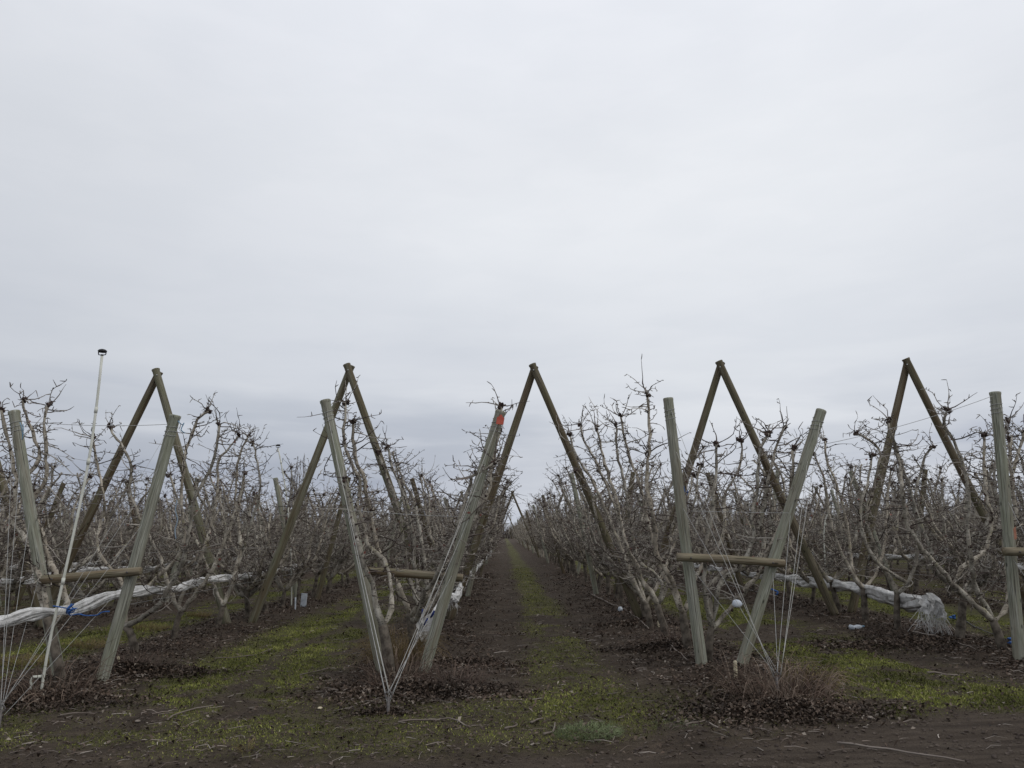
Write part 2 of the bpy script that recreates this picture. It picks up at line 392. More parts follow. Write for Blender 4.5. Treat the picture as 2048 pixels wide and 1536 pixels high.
def twigs_on(tw, q, r, rng, dens=1.0, lo=.12, sides=3, sub=True, kn=True, long_p=.16):
    """short crooked spurs and laterals along a limb"""
    seg = np.linalg.norm(np.diff(q, axis=0), axis=1); tot = seg.sum(); cum = np.concatenate([[0], np.cumsum(seg)])
    s = lo*tot
    while s < tot:
        i = min(np.searchsorted(cum, s)-1, len(q)-2); i = max(i, 0)
        a = (s-cum[i])/(seg[i]+1e-9); p = q[i]*(1-a)+q[i+1]*a; rr = r[i]
        tdir = (q[i+1]-q[i])/(seg[i]+1e-9)
        d = rng.normal(0, 1, 3); d -= tdir*np.dot(d, tdir)*.7; d /= np.linalg.norm(d)+1e-9
        d[2] = d[2]*.45+.10
        hi = s/tot
        u = rng.random()
        if u < long_p+.10*hi: ln = rng.uniform(.30, .70)
        elif u < .55: ln = rng.uniform(.12, .30)
        else: ln = rng.uniform(.05, .13)
        spur(tw, p+d*rr*.6, d, ln, rng, sides, sub)
        s += rng.exponential(.062/dens)+.012
def spur(tw, p, d, ln, rng, sides=3, sub=True, rad=None):
    n = 3 if ln < .14 else (4 if ln < .3 else 6)
    pts = [p]; d = np.array(d, float); d /= np.linalg.norm(d)+1e-9
    for i in range(n):
        d = d+rng.normal(0, .40 if ln < .30 else .20, 3); d[2] += .05
        d /= np.linalg.norm(d); pts.append(pts[-1]+d*ln/n)
    r0 = rad or (.0085 if ln < .14 else .0068+.005*ln)
    rr = np.linspace(r0, .0028, n+1); rr[1:-1] *= 1+.3*rng.standard_normal(n-1)*.6
    tw.tube(pts, rr, sides, cap=False)
    if sub:
        m = 1 if ln < .14 else int(rng.integers(2, 4)) if ln < .35 else int(rng.integers(3, 7))
        for _ in range(m):
            i = int(rng.integers(1, n+1)); dd = rng.normal(0, 1, 3); dd[2] += .3; dd /= np.linalg.norm(dd)
            l2 = rng.uniform(.025, .09); a = pts[i]; b = a+dd*l2*.5; dd = dd+rng.normal(0, .4, 3); c = b+dd*l2*.5
            tw.tube([a, b, c], [.0058, .0066, .0034], 3, cap=False)
def head(kn, tw, p, rng, size=.05, sides=3):
    """the swollen, repeatedly cut end of a limb with its fan of shoots"""
    for _ in range(4):
        kn.blob(np.array(p)+rng.normal(0, size*.45, 3), (size*.6, size*.6, size*.7), 6, 4, rng, .4, m=1)
    for _ in range(7):
        d = rng.normal(0, 1, 3); d[2] = abs(d[2])*.5; d /= np.linalg.norm(d)
        kn.tube([p, np.array(p)+d*size*1.5], [size*.28, size*.1], 4, m=1)
    for _ in range(int(rng.integers(3, 7))):
        d = rng.normal(0, 1, 3); d[2] = abs(d[2])*.7+.1; d /= np.linalg.norm(d)
        spur(tw, np.array(p)+d*size*.7, d, rng.uniform(.15, .5), rng, sides)

def v_path(rng, side, fz, dy, top=None, spread=None):
    """a limb trained up one side of the V"""
    sp = spread or rng.uniform(.85, 1.2); top = top or rng.uniform(2.55, 3.25)*(1 if sp > .85 else .86)
    n = 7; pts = []
    x0 = side*.04; bulge = rng.uniform(.12, .42)
    for i in range(n):
        t = i/(n-1); z = fz+(top-fz)*t**1.08
        x = side*(.04+(sp-.04)*t+bulge*math.sin(math.pi*min(1, t*1.15))*(.8-t*.4))
        y = dy*min(1, t*2.2)+dy*.35*t
        pts.append((x+rng.normal(0, .055) if i else x, y+rng.normal(0, .05) if i else 0, z))
    return pts
def leaves_on(mb, q, rng, n):
    for _ in range(n):
        p = q[int(rng.integers(len(q)//3, len(q)))]+rng.normal(0, .035, 3)
        d1 = rng.normal(0, 1, 3); d1 /= np.linalg.norm(d1); d2 = np.cross(d1, rng.normal(0, 1, 3)); d2 /= np.linalg.norm(d2)
        l = rng.uniform(.03, .06); mb.add([p, p+d1*l*.5+d2*l*.35, p+d1*l, p+d1*l*.5-d2*l*.35-np.array((0,0,.008))], [[0,1,2,3]], 2)

def tree_meshes(seed):
    """one fully detailed trained tree about its own base; returns [(part, mesh)]"""
    rng = np.random.default_rng(seed); fz = rng.uniform(.38, .72)
    res = []
    tb = MB(); lean = rng.normal(0, .06, 2)
    tp = [(0,0,-.08), (0,0,.02), (lean[0]*.5, lean[1]*.5, fz*.5), (lean[0], lean[1], fz), (lean[0], lean[1], fz+.03)]
    r0 = rng.uniform(.042, .066)
    tb.tube(resample(tp, .09), np.interp(np.linspace(0, 1, len(resample(tp, .09))), [0, .2, 1], [r0*1.25, r0, r0*.8]), 9, wob=.06, rng=rng)
    res.append(('trunk', tb.mesh('trunk', M['trunk']), None))
    nl = int(rng.integers(4, 7)); sides = [-1, 1]+[int(rng.choice([-1, 1])) for _ in range(nl-2)]
    for i, sd_ in enumerate(sides):
        lb = MB(); tw = MB(); dy = rng.uniform(.1, .5)*(1 if (i//2+i) % 2 else -1)*(1 if i > 1 else .5)
        p = v_path(rng, sd_, fz, dy, spread=None if i < 2 else rng.uniform(.5, 1.25))
        p = [(x+lean[0], y+lean[1], z) for x, y, z in p]
        q, r = limb(lb, p, rng.uniform(.034, .050), rng.uniform(.012, .018), rng)
        twigs_on(tw, q, r, rng, dens=2.1)
        if rng.random() < .75: head(tw, tw, q[-1], rng, rng.uniform(.026, .042))
        for _ in range(int(rng.integers(3, 6))):     # old cut knots down the limb
            j = int(rng.integers(2, len(q)-1)); tw.blob(q[j]+rng.normal(0, r[j]*.5, 3), (r[j]*.8,)*3, 5, 4, rng, .3, m=1)
        leaves_on(tw, q, rng, 3 if seed % 6 else 22)
        for _ in range(2):                            # low side shoots near the fork
            j = int(rng.integers(1, max(3, len(q)//3))); a0 = rng.uniform(0, 6.283); l_ = rng.uniform(.45, 1.0)
            dd = np.array((math.cos(a0)*.55, math.sin(a0)*.9, rng.uniform(.25, .9)))
            q3, r3 = limb(lb, [q[j], q[j]+dd*l_*.35+rng.normal(0, .04, 3), q[j]+dd*l_*.7+rng.normal(0, .05, 3), q[j]+dd*l_+np.array((0, 0, .12))], r[j]*.55, .008, rng, .12, 5)
            twigs_on(tw, q3, r3, rng, dens=2.0, lo=.1)
        res.append(('branch', lb.mesh('branch', M['bark']), tw.mesh('twigs', [M['twig'], M['knot'], M['redleaf']], smooth=False)))
    return res
variants = [tree_meshes(100+i) for i in range(18)]

ORD = ['first','second','third','fourth','fifth','sixth','seventh','eighth','ninth','tenth','eleventh','twelfth']
def rowname(k):
    if k == 0: return 'row just left of the central alley'
    if k == 1: return 'row just right of the central alley'
    if k < 0: return '%s row left of the central alley' % ORD[-k]
    return '%s row right of the central alley' % ORD[k-1]

# --- trees nearest the camera, limbs traced in the photograph at their own depth
# (row, Y, trunk px polyline, [limb px polylines (dy)])
TR = [
 (0, 9.72, [(779,1362),(776,1320),(772,1285),(765,1250)], [
   [(765,1250),(752,1207),(743,1165),(734,1144),(719,1102),(709,1067),(698,1010),(689,957)],
   [(765,1250),(775,1236),(784,1217),(781,1165),(775,1134),(765,1117),(738,1092),(722,1040),(714,1000),(720,965),(712,942),(694,905),(688,880),(691,805)]]),
 (0, 10.6, [(829,1330),(827,1290),(821,1245),(818,1227)], [
   [(818,1227),(798,1173),(786,1152),(764,1125),(754,1090),(742,1040),(733,985),(725,947),(714,928),(706,881),(706,842)],
   [9.75,(821,1235),(834,1240),(848,1192),(865,1165),(885,1120),(905,1075),(922,1025),(939,975),(942,955),(968,943),(991,924)],
   [10.4,(821,1235),(842,1200),(880,1150),(912,1105),(945,1050),(966,1014),(978,975),(985,916),(995,877),(1000,850),(1002,812)]]),
 (0, 13.1, [(850,1290),(850,1262),(845,1232)], [
   [(845,1232),(815,1140),(806,1080),(795,1010),(774,955),(757,905)],
   [(845,1232),(832,1150),(826,1080),(813,1004),(800,971),(786,940),(774,893)],
   [(845,1232),(880,1180),(915,1110),(950,1030),(975,960),(990,900),(998,860)]]),
 (0, 14.5, [(866,1270),(866,1240),(862,1215)], [
   [(862,1215),(848,1120),(838,1050),(825,994),(807,965),(796,928)],
   [(862,1215),(898,1150),(930,1080),(962,1000),(985,940),(992,892)]]),
 (1, 10.3, [(1419,1330),(1417,1305),(1421,1270),(1423,1252)], [
   [(1423,1252),(1419,1207),(1423,1170),(1448,1150),(1490,1132),(1521,1112),(1527,1082),(1524,1041),(1533,984),(1544,926),(1558,877),(1568,856)],
   [(1423,1252),(1430,1215),(1436,1180),(1444,1160),(1476,1135),(1498,1103),(1507,1062),(1501,1033),(1515,984),(1517,916),(1523,889),(1537,867)],
   [(1426,1258),(1440,1240),(1486,1187),(1521,1145),(1536,1103),(1556,1060),(1576,1010),(1585,950),(1585,897)],
   [(1423,1252),(1412,1200),(1408,1150),(1412,1090),(1424,1040),(1427,994),(1433,936),(1433,889)]]),
 (1, 11.4, [(1380,1318),(1374,1285),(1368,1245),(1366,1225)], [
   [(1366,1225),(1359,1206),(1349,1177),(1340,1150),(1324,1129),(1313,1110),(1309,1052),(1304,1012),(1296,984),(1294,945),(1299,896),(1297,818),(1295,787)],
   [(1368,1228),(1378,1200),(1386,1165),(1402,1132),(1427,1110),(1444,1082),(1450,1041),(1449,994),(1459,971),(1478,936),(1484,906),(1482,881)],
   [(1366,1225),(1350,1195),(1335,1160),(1318,1130),(1300,1060),(1286,993),(1274,954),(1260,915),(1247,867),(1241,832)]]),
 (1, 12.7, [(1330,1278),(1328,1255),(1318,1225),(1315,1208)], [
   [(1315,1208),(1288,1167),(1274,1133),(1257,1100),(1245,1062),(1236,1015),(1226,975),(1212,935),(1204,896),(1200,876),(1192,855)],
   [(1315,1208),(1324,1187),(1326,1167),(1300,1140),(1278,1120),(1262,1060),(1255,1000),(1243,945),(1235,905),(1232,850)],
   [(1316,1210),(1340,1160),(1362,1110),(1376,1050),(1390,990),(1400,930)]]),
 (1, 14.1, [(1302,1256),(1298,1235),(1292,1208)], [
   [(1292,1208),(1262,1150),(1240,1090),(1215,1030),(1185,965),(1150,905),(1140,870)],
   [(1292,1208),(1270,1140),(1248,1070),(1225,1000),(1195,930),(1168,880),(1160,850)],
   [(1292,1208),(1325,1150),(1350,1080),(1372,1010),(1385,950)]]),
 (-1, 9.7, [(122,1368),(116,1323),(106,1284),(94,1235)], [
   [(94,1235),(86,1206),(76,1157),(66,1118),(60,1093),(43,1065),(29,1046),(31,1004),(29,955),(21,897),(8,848),(2,818)],
   [(94,1235),(84,1170),(66,1110),(58,1050),(66,998),(86,973),(94,945),(90,897),(90,848),(96,811)],
   [(100,1255),(128,1230),(137,1200),(117,1155),(98,1120),(80,1050),(55,985),(53,955),(78,912),(66,869),(59,844),(47,815),(46,799)]]),
 (-1, 12.0, [(272,1318),(268,1290),(259,1262),(247,1252)], [
   [(247,1252),(280,1237),(315,1212),(339,1175),(358,1143),(372,1100),(380,1050),(385,1010),(401,975),(420,940),(432,906),(436,877),(438,848)],
   [(247,1252),(246,1205),(280,1188),(303,1167),(331,1141),(362,1102),(368,1060),(362,994),(366,936),(374,900),(383,869),(397,838),(417,822)],
   [(250,1255),(250,1200),(242,1165),(228,1142),(211,1126),(195,1095),(197,1052),(206,1030),(207,994),(197,942),(189,897),(185,873)]]),
 (-1, 13.5, [(344,1300),(350,1262),(358,1232),(364,1222)], [
   [(364,1222),(397,1181),(425,1138),(442,1095),(456,1060),(467,1035),(481,994),(489,945)],
   [(362,1224),(358,1205),(385,1157),(408,1100),(425,1040),(436,975),(436,926),(465,887),(479,869)],
   [(362,1224),(340,1180),(318,1110),(280,1040),(260,985),(264,935),(250,900),(232,875),(221,855)]]),
 (-1, 15.0, [(432,1268),(440,1235),(446,1212)], [
   [(446,1212),(470,1150),(480,1080),(470,1010),(475,936),(485,897),(497,871)],
   [(446,1212),(420,1150),(392,1080),(360,1010),(340,950)],
   [(446,1212),(475,1140),(500,1050),(520,980),(512,910),(504,885)]]),
 (2, 10.9, [(2012,1320),(2005,1297),(1994,1262),(1986,1241)], [
   [(1986,1241),(1965,1224),(1936,1197),(1909,1170),(1886,1145),(1859,1114),(1834,1082),(1815,1050),(1809,1014),(1805,975),(1800,936),(1792,893),(1784,867),(1777,840)],
   [(1986,1241),(1982,1228),(1961,1201),(1948,1153),(1940,1107),(1936,1051),(1934,975),(1925,922),(1903,877),(1887,844),(1895,819)],
   [(1988,1243),(2009,1218),(2017,1180),(2010,1120),(2008,1050),(2014,990),(2026,945),(2036,906),(2048,865)],
   [(1909,1168),(1921,1137),(1936,1126),(1973,1095),(1984,1040),(1972,994),(1968,936),(1968,868)]]),
 (2, 13.2, [(1795,1252),(1794,1225),(1794,1187)], [
   [(1794,1187),(1784,1160),(1762,1130),(1745,1085),(1733,1040),(1745,985),(1759,926),(1757,897),(1739,879),(1712,867)],
   [(1794,1187),(1817,1166),(1832,1120),(1838,1060),(1830,1000),(1841,945),(1854,906),(1868,893)],
   [(1817,1168),(1773,1141),(1752,1120),(1727,1072),(1722,1020),(1735,960),(1745,910)]]),
 (2, 14.5, [(1733,1242),(1730,1222),(1727,1178)], [
   [(1727,1178),(1705,1150),(1690,1120),(1668,1070),(1655,1010),(1646,950),(1628,910)],
   [(1727,1178),(1705,1140),(1700,1090),(1690,1030),(1674,970),(1655,925),(1650,880)],
   [(1727,1178),(1755,1140),(1770,1080),(1775,1000),(1782,940)]]),
]
def traced_tree(idx, k, Y, trunk, limbs):
    rng = np.random.default_rng(900+idx)
    T = [at(px, py, Y) for px, py in trunk]; base = T[0].copy(); base.z = gz(base.x, base.y)-.03
    root_p = np.array(base)
    T = np.array([list(p) for p in T]); T[0, 2] = min(T[0, 2], base.z-.02); T = T-root_p
    rt = MB(); tq = resample(T, .1); n = len(tq)
    r0 = .075 if idx == 0 else rng.uniform(.05, .066)
    rt.tube(tq, np.interp(np.linspace(0, 1, n), [0, .15, 1], [r0*1.2, r0, r0*.78]), 10, wob=.06, rng=rng)
    e = empty('fruit_tree', base)
    rt.build('trunk', M['trunk'], e)
    for li, pl in enumerate(limbs):
        dyt = rng.uniform(-.35, .35) if idx not in (0, 8) else (.6 if idx == 8 else (-.05 if li == 0 else .7))
        if not isinstance(pl[0], tuple): dyt = pl[0]-Y; pl = pl[1:]
        nn = len(pl)
        P = []
        for i, (px, py) in enumerate(pl):
            f = min(1, i/(nn-1)*2)
            P.append(list(at(px, py, Y+dyt*f+(rng.normal(0, .04) if i else 0))))
        P = np.array(P)-root_p
        tw = kn = MB(); lb = MB(); q, r = limb(lb, P, .043 if li == 0 else .035, .018, rng, .12, 8)
        bo = lb.build('branch', M['bark'], e)
        twigs_on(tw, q, r, rng, dens=2.3, lo=.12, long_p=.24)
        head(kn, tw, q[-1], rng, rng.uniform(.032, .05))
        if rng.random() < .6: spur(tw, q[-1], np.array((rng.normal(0, .3), 0, 1.)), rng.uniform(.3, .6), rng)
        for _ in range(6):
            j = int(rng.integers(2, len(q)-1)); kn.blob(q[j]+rng.normal(0, r[j]*.5, 3), (r[j]*.75,)*3, 6, 4, rng, .35, m=1)
        leaves_on(tw, q, rng, 5)
        tw.build('twigs', [M['twig'], M['knot'], M['redleaf']], bo, smooth=False)
    return e
used = {}
for i, (k, Y, trunk, limbs) in enumerate(TR):
    e = traced_tree(i, k, Y, trunk, limbs); used.setdefault(k, []).append((Y, e))

# --- the rest of the orchard
rng = np.random.default_rng(5)
slots = []
for k in range(-34, 36):
    y = max(ROW_Y0+.6, 10.8)
    tys = [u[0] for u in used.get(k, [])]
    if tys: y = max(tys)+1.4
    if k == 2: y = 16.0
    while y < 150:
        slots.append((k, y+rng.normal(0, .1), rowx(k)+rng.normal(0, .05))); y += 1.38
for yy in (11.9,): slots.append((2, yy, rowx(2)+.05))
for yy in (16.4,): slots.append((-1, yy, rowx(-1)))
def inframe(x, y, m=.10, pad=1.3):
    return abs(x+.0)-pad < (.672+m*.2)*y
slots = [s for s in slots if inframe(s[2], s[1])]
slots.sort(key=lambda s: math.hypot(s[2]*.8, s[1]))
NIND = 300-len(TR)-1
ind = slots[:NIND]; rest = slots[NIND:]
trees = []
for n, (k, y, x) in enumerate(ind):
    v = variants[int(rng.integers(len(variants)))]
    e = bpy.data.objects.new('fruit_tree', None); COL.objects.link(e)
    e.location = (x, y, gz(x, y)); e.empty_display_size = .2
    e.rotation_euler = (rng.normal(0, .015), rng.normal(0, .02), math.pi*int(rng.integers(2))+rng.normal(0, .09))
    s = rng.uniform(.93, 1.08); e.scale = (s, s, s*rng.uniform(.95, 1.05))
    for nm, me, sub_me in v:
        o = bpy.data.objects.new(nm, me); COL.objects.link(o); o.parent = e
        if sub_me: o2 = bpy.data.objects.new('twigs', sub_me); COL.objects.link(o2); o2.parent = o
    used.setdefault(k, []).append((y, e))
for k, lst in used.items():
    lst.sort(key=lambda a: a[0])
    for j, (y, e) in enumerate(lst):
        grp = 'trees of the '+rowname(k) if -3 < k < 4 else 'trees of the far side rows'
        if -2 <= k <= 3 and j < 7 and k not in (-2, 3):
            lab = 'bare pruned fruit tree, %s from the road in the %s' % (ORD[j], rowname(k).replace(' of the central alley', ' of the alley'))
        elif -3 < k < 4:
            lab = 'bare pruned fruit tree farther down the '+rowname(k)
        else: lab = 'bare fruit tree in the dense rows far %s of the central alley' % ('left' if k < 0 else 'right')
        if not (-3 < k < 4): grp = 'trees of the far rows on the %s' % ('left' if k < 0 else 'right')
        tag(e, lab, 'tree', grp)
def lowtree(seed, dense):
    rng = np.random.default_rng(seed); b = MB(); fz = .5
    b.tube([(0,0,-.05), (.02,0,.5)], [.075,.06], 4, cap=False, m=0)
    for i in range(5):
        p = v_path(rng, -1 if i % 2 else 1, fz, rng.uniform(-.5, .5)); q = resample(p, .5)
        b.tube(q, np.linspace(.038, .014, len(q)), 3, cap=False, m=0)
        q = resample(p, .1)
        for _ in range(dense):
            a = q[int(rng.integers(2, len(q)))]; ln = rng.choice([.12, .2, .45], p=[.45,.35,.2])
            d = rng.normal(0, 1, 3); d[2] = d[2]*.5+.2; d /= np.linalg.norm(d); c = a+d*ln*.5; d = d+rng.normal(0, .4, 3)
            b.tube([a, c, c+d*ln*.5], [.010, .0085, .0045], 3, cap=False, m=1)
    return np.vstack(b.v), np.vstack(b.f), np.concatenate(b.m)
lows = [lowtree(i, 64) for i in range(8)]; lows2 = [lowtree(50+i, 20) for i in range(6)]
b = MB()
for k, y, x in rest:
    if y > 60 and abs(k) > 26: continue
    V, F, Mi = lows[int(rng.integers(8))] if y < 60 else lows2[int(rng.integers(6))]
    a = math.pi*int(rng.integers(2))+rng.normal(0, .1); s = rng.uniform(.92, 1.08); ca, sa = math.cos(a)*s, math.sin(a)*s
    W = np.stack([V[:,0]*ca-V[:,1]*sa+x, V[:,0]*sa+V[:,1]*ca+y, V[:,2]*s], -1)
    b.v.append(W); b.f.append(F+b.n); b.m.append(Mi); b.n += len(W)
o = b.build('distant_orchard', [M['bark'], M['twig']], smooth=False)
tag(o, 'far rows of bare fruit trees merging into one grey thicket', 'trees', kind='stuff')
print('rest trees', len(rest), 'verts', b.n)

# ------------------------------------------------------------------ posts and frames
def pole_mesh(name, ln, r0, r1, mat, seed, flare=.06):
    rng = np.random.default_rng(seed); n = 16
    z = np.concatenate([np.linspace(0, ln-.05, n), [ln-.03, ln-.006, ln]])
    r = np.concatenate([np.linspace(r0, r1, n), [r1*(1+flare), r1*(1+flare), r1*.93]])
    r = r*(1+.008*rng.standard_normal(len(r)))
    bx, by = rng.normal(0, .010 if ln > 2.5 else .003, 2); p = np.stack([bx*np.sin(z/ln*math.pi), by*np.sin(z/ln*math.pi), z], -1)
    b = MB(); b.tube(p, r, 18, wob=.006, rng=rng, ref=np.array((1.,0,0))); return b
def pole(name, A, B, r0, r1, mat, seed, parent=None, origin=(0,0,0), flare=.06):
    A = Vector(A); B = Vector(B); d = B-A; ln = d.length
    b = pole_mesh(name, ln, r0, r1, mat, seed, flare)
    q = d.to_track_quat('Z', 'Y').to_matrix().to_4x4()
    mat4 = Matrix.Translation(A-Vector(origin)) @ q
    return b.build(name, mat, parent, mat=mat4)
def dip(A, B, extra=.25):           # run the foot of a pole into the ground
    A = Vector(A); B = Vector(B); d = (A-B).normalized(); z = gz(A.x, A.y)
    t = (z-A.z)/d.z if d.z else 0
    return A+d*(t+extra)

FV = [ # row, Y, left(top, foot), right(top, foot), rail, label
 (-1, 9.9, ((28,822),(122,1372)), ((351,830),(200,1372)), ((85,1160),(282,1142)), 'weathered V of two posts behind the tall white riser, log rail sloping', 'post_green'),
 (0, 10.0, ((650,800),(764,1345)), ((1002,822),(848,1345)), ((728,1141),(926,1156)), 'weathered V of two posts with an orange tag on its right post', 'post_green'),
 (1, 10.1, ((1336,796),(1406,1343)), ((1643,820),(1478,1348)), ((1354,1114),(1569,1127)), 'weathered V of two posts with white disc hanging on its wires', 'post_green'),
 (2, 10.15, ((1990,784),(2041,1336)), ((2300,800),(2130,1338)), ((2008,1103),(2225,1108)), 'thick green weathered V post standing at the right edge of the picture', 'post_green'),
]
FRONT = {}
for i, (k, Y, l, r_, rail, lab, mt) in enumerate(FV):
    c = Vector((rowx(k), Y, gz(rowx(k), Y)))
    e = empty('v_frame', c, lab, 'post frame', 'V shaped end frames of the rows')
    tops = []
    for j, (tp, ft) in enumerate((l, r_)):
        off = -.04 if j else .04
        A = at(*ft, Y+off); B = at(*tp, Y+off)
        A = dip(A, B); pole('post', A, B, .073, .066, M[mt], 10+i*3+j, e, c, .10 if i != 2 else .03)
        tops.append((A, B))
    yo = -.155 if i in (0, 2, 3) else .155
    A = at(*rail[0], Y+yo); B = at(*rail[1], Y+yo)
    pole('cross_rail', A, B, .053, .050, M['rail'], 60+i, e, c, 0)
    # bolts
    for P in (A.lerp(B, .12), A.lerp(B, .88)):
        bb = MB(); bb.tube([(0,-.056,0), (0,-.066,0)], .012, 8); bb.build('bolt', M['steel'], e, loc=P-c)
    FRONT[k] = tops

AF = [ # front pole (top, foot), rear pole (top, foot), Y
 (((-58,745),(88,1262)), ((-50,748),(-290,1262)), 'tall crossed pole frame cut by the left picture edge'),
 (((311,738),(456,1256)), ((319,743),(75,1256)), 'tall crossed pole frame just right of the white riser'),
 (((693,728),(868,1240)), ((703,731),(506,1240)), 'tall crossed pole frame behind the V with the orange tag, greenish poles'),
 (((1064,728),(1280,1236)), ((1070,732),(902,1232)), 'tall crossed pole frame spanning the central alley nearest the camera'),
 (((1437,722),(1667,1222)), ((1443,724),(1288,1228)), 'tall crossed pole frame above the V with the white disc'),
 (((1811,717),(2072,1232)), ((1815,724),(1704,1222)), 'tall crossed pole frame beside the post at the right edge'),
]
for i, (fp, rp, lab) in enumerate(AF):
    Y = 15.7; mt = 'post_green' if i in (1, 2) else 'post_brown'
    mid = at(fp[0][0], fp[0][1], Y); c = Vector((mid.x, Y, 0))
    e = empty('crossed_pole_frame', c, lab, 'pole frame', 'tall crossed pole frames over the alleys')
    for j, (tp, ft) in enumerate((fp, rp)):
        off = -.075 if j == 0 else .075
        B = at(*tp, Y+off); A = at(*ft, Y+off); A = dip(A, B)
        mm = M['post_mid'] if (i == 2 or (i in (1,) and j == 0)) else M['post_brown']
        pole('pole', A, B, .083, .072, mm, 200+i*2+j, e, c, .10)
    bb = MB(); bb.tube([(0,0,0), (0,-.012,0)], .014, 8)
    P = at((fp[0][0]+3), fp[0][1]+12, Y-.148); bb.build('bolt', M['wire'], e, loc=P-c)
# farther crossed frames: three more lines of them, one over each alley
for li, (Y, ks) in enumerate(((61, range(-7, 8)), (128, range(-5, 6)), (245, range(-2, 3)))):
    for a in ks:
        cx = rowx(a)+PITCHX/2; c = Vector((cx, Y, gz(cx, Y)))
        lab = ('crossed pole frame over the central alley, %s one back from the nearest' % ORD[li]) if a == 0 else 'small crossed pole frame far off above the side rows'
        e = empty('crossed_pole_frame', c, lab, 'pole frame', 'tall crossed pole frames over the alleys' if a == 0 else 'far crossed pole frames above the side rows')
        for sgn in (-1, 1):
            pole('pole', (cx+sgn*PITCHX/2, Y+sgn*.08, -.1), (cx-sgn*.09, Y+sgn*.08, 4.98), .085, .075, M['post_brown'], 300+a+li*20+sgn, e, c, .08)
# posts within the rows, every eleven metres
pm = {g: pole_mesh('trellis_post', 3.62, .07, .062, None, 400+g, .05).mesh('trellis_post', M['post_green' if g % 2 else 'post_brown']) for g in range(4)}
npost = 0
for st, Y in enumerate((21.4, 32.6, 43.8, 55, 66, 77, 88, 99)):
    for k in range(-12, 13):
        for sgn in (-1, 1):
            x = rowx(k)+sgn*.2
            if not inframe(x, Y, 0, .8) or (Y > 50 and abs(k) > 5): continue
            o = bpy.data.objects.new('trellis_post', pm[(k+st+(sgn > 0)) % 4]); COL.objects.link(o)
            o.location = (x, Y+rng.normal(0, .1), -.25); o.rotation_euler = (rng.normal(0, .02), sgn*(.235+rng.normal(0, .03)), rng.uniform(0, 6))
            o.rotation_euler = (Matrix.Rotation(o.rotation_euler[1], 3, 'Y') @ Matrix.Rotation(rng.uniform(0, 6), 3, 'Z')).to_euler()
            sd_ = 'left' if sgn < 0 else 'right'
            if st == 0 and -2 < k < 3: lab = '%s leaning post of the next V back in the %s' % (sd_, rowname(k).replace(' of the central alley', ' of the alley'))
            else: lab = 'weathered trellis post leaning out among trees of the farther rows'
            tag(o, lab, 'post', 'leaning trellis posts among the trees'); npost += 1

# ------------------------------------------------------------------ wires
def wire(name, pts, r, mat, label, cat, group, sag=0, k=4):
    P = [Vector(p) for p in pts]; c = P[0].copy(); n = 12; q = []
    for a, b_ in zip(P[:-1], P[1:]):
        for i in range(n):
            t = i/n; p = a.lerp(b_, t); p.z -= sag*4*t*(1-t)*(b_-a).length; q.append(p)
    q.append(P[-1]); mb = MB(); mb.tube([tuple(p-c) for p in q], r, k)
    o = mb.build(name, mat, loc=c); return tag(o, label, cat, group)
ANCH = {-1: (-4,1455), 0: (776,1428), 1: (1557,1388), 2: (2190,1370)}
wn = {-1: 'V behind the white riser', 0: 'V with the orange tag', 1: 'V with the white disc', 2: 'V at the right edge'}
for k, (px, py) in ANCH.items():
    g = gnd(px, py); a = Vector((g.x, g.y, gz(g.x, g.y)+.16))
    e = empty('ground_anchor', (g.x, g.y, gz(g.x, g.y)), 'dark anchor rod before the '+wn[k], 'ground anchor', 'anchors of the guy wires')
    bb = MB(); bb.tube([(0,.0,-.15), (0,.02,.16)], .016, 8); bb.build('rod', M['steel'], e)
    bb = MB()
    for q in range(10):
        an = q/10*2*math.pi; an2 = (q+1)/10*2*math.pi
        bb.tube([(.035*math.cos(an), .02, .17+.035*math.sin(an)), (.035*math.cos(an2), .02, .17+.035*math.sin(an2))], .008, 5, cap=False)
    bb.build('ring', M['steel'], e)
    for j, (A, B) in enumerate(FRONT[k]):
        for h in (.40, .60, .80, .95):
            p = A.lerp(B, h); p.y -= .07; p.x += .02*(h-.7)
            q = a+Vector((rng.normal(0, .02), rng.normal(0, .02), rng.uniform(-.05, .05)))
            wire('guy_wire', [q, p], .0024 if k == -1 else .0029, M['rope'] if h > .7 and k != -1 else M['wire'], 'pale guy wire from ground anchor up to the '+wn[k], 'wire', 'guy wires of the '+wn[k], sag=.004)
# wraps of wire round the post tops
for k in FRONT:
    for j, (A, B) in enumerate(FRONT[k]):
        mb = MB(); d = (B-A).normalized(); c = A.lerp(B, .94); u = d.orthogonal().normalized(); v_ = d.cross(u)
        pts = [];
        for q in range(40):
            an = q*.55; rr = .074; pts.append(tuple(u*rr*math.cos(an)+v_*rr*math.sin(an)+d*(-.1+.005*q)))
        mb.tube(pts, .0035, 4)
        o = mb.build('wire_wrap', M['wire'], loc=c)
        tag(o, 'wire coil round the %s post top, %s' % ('left' if j == 0 else 'right', wn[k]), 'wire', 'wire coils on the post tops')
# cross wires on the front V frames
for (a, Ya, b_, Yb, sg, lab) in (((40,842),9.82,(345,848),9.82,.02,'slack cross wire high between the two posts behind the white riser'),
        ((120,990),9.8,(280,988),9.8,.004,'pale cross wire midway up the V behind the white riser'),
        ((704,1021),9.82,(935,1034),9.82,.006,'pale taut cross wire halfway up the V carrying the orange tag'),
        ((1382,1022),9.9,(1578,1026),9.9,.002,'pale cross wire halfway up the V with the white disc'),
        ((1650,888),10,(1985,792),10,.02,'slack thin wire rising from the disc V to the right edge post')):
    wire('cross_wire', [at(*a, Ya), at(*b_, Yb)], .0032, M['wire'], lab, 'wire', 'wires across the V frames', sag=sg)
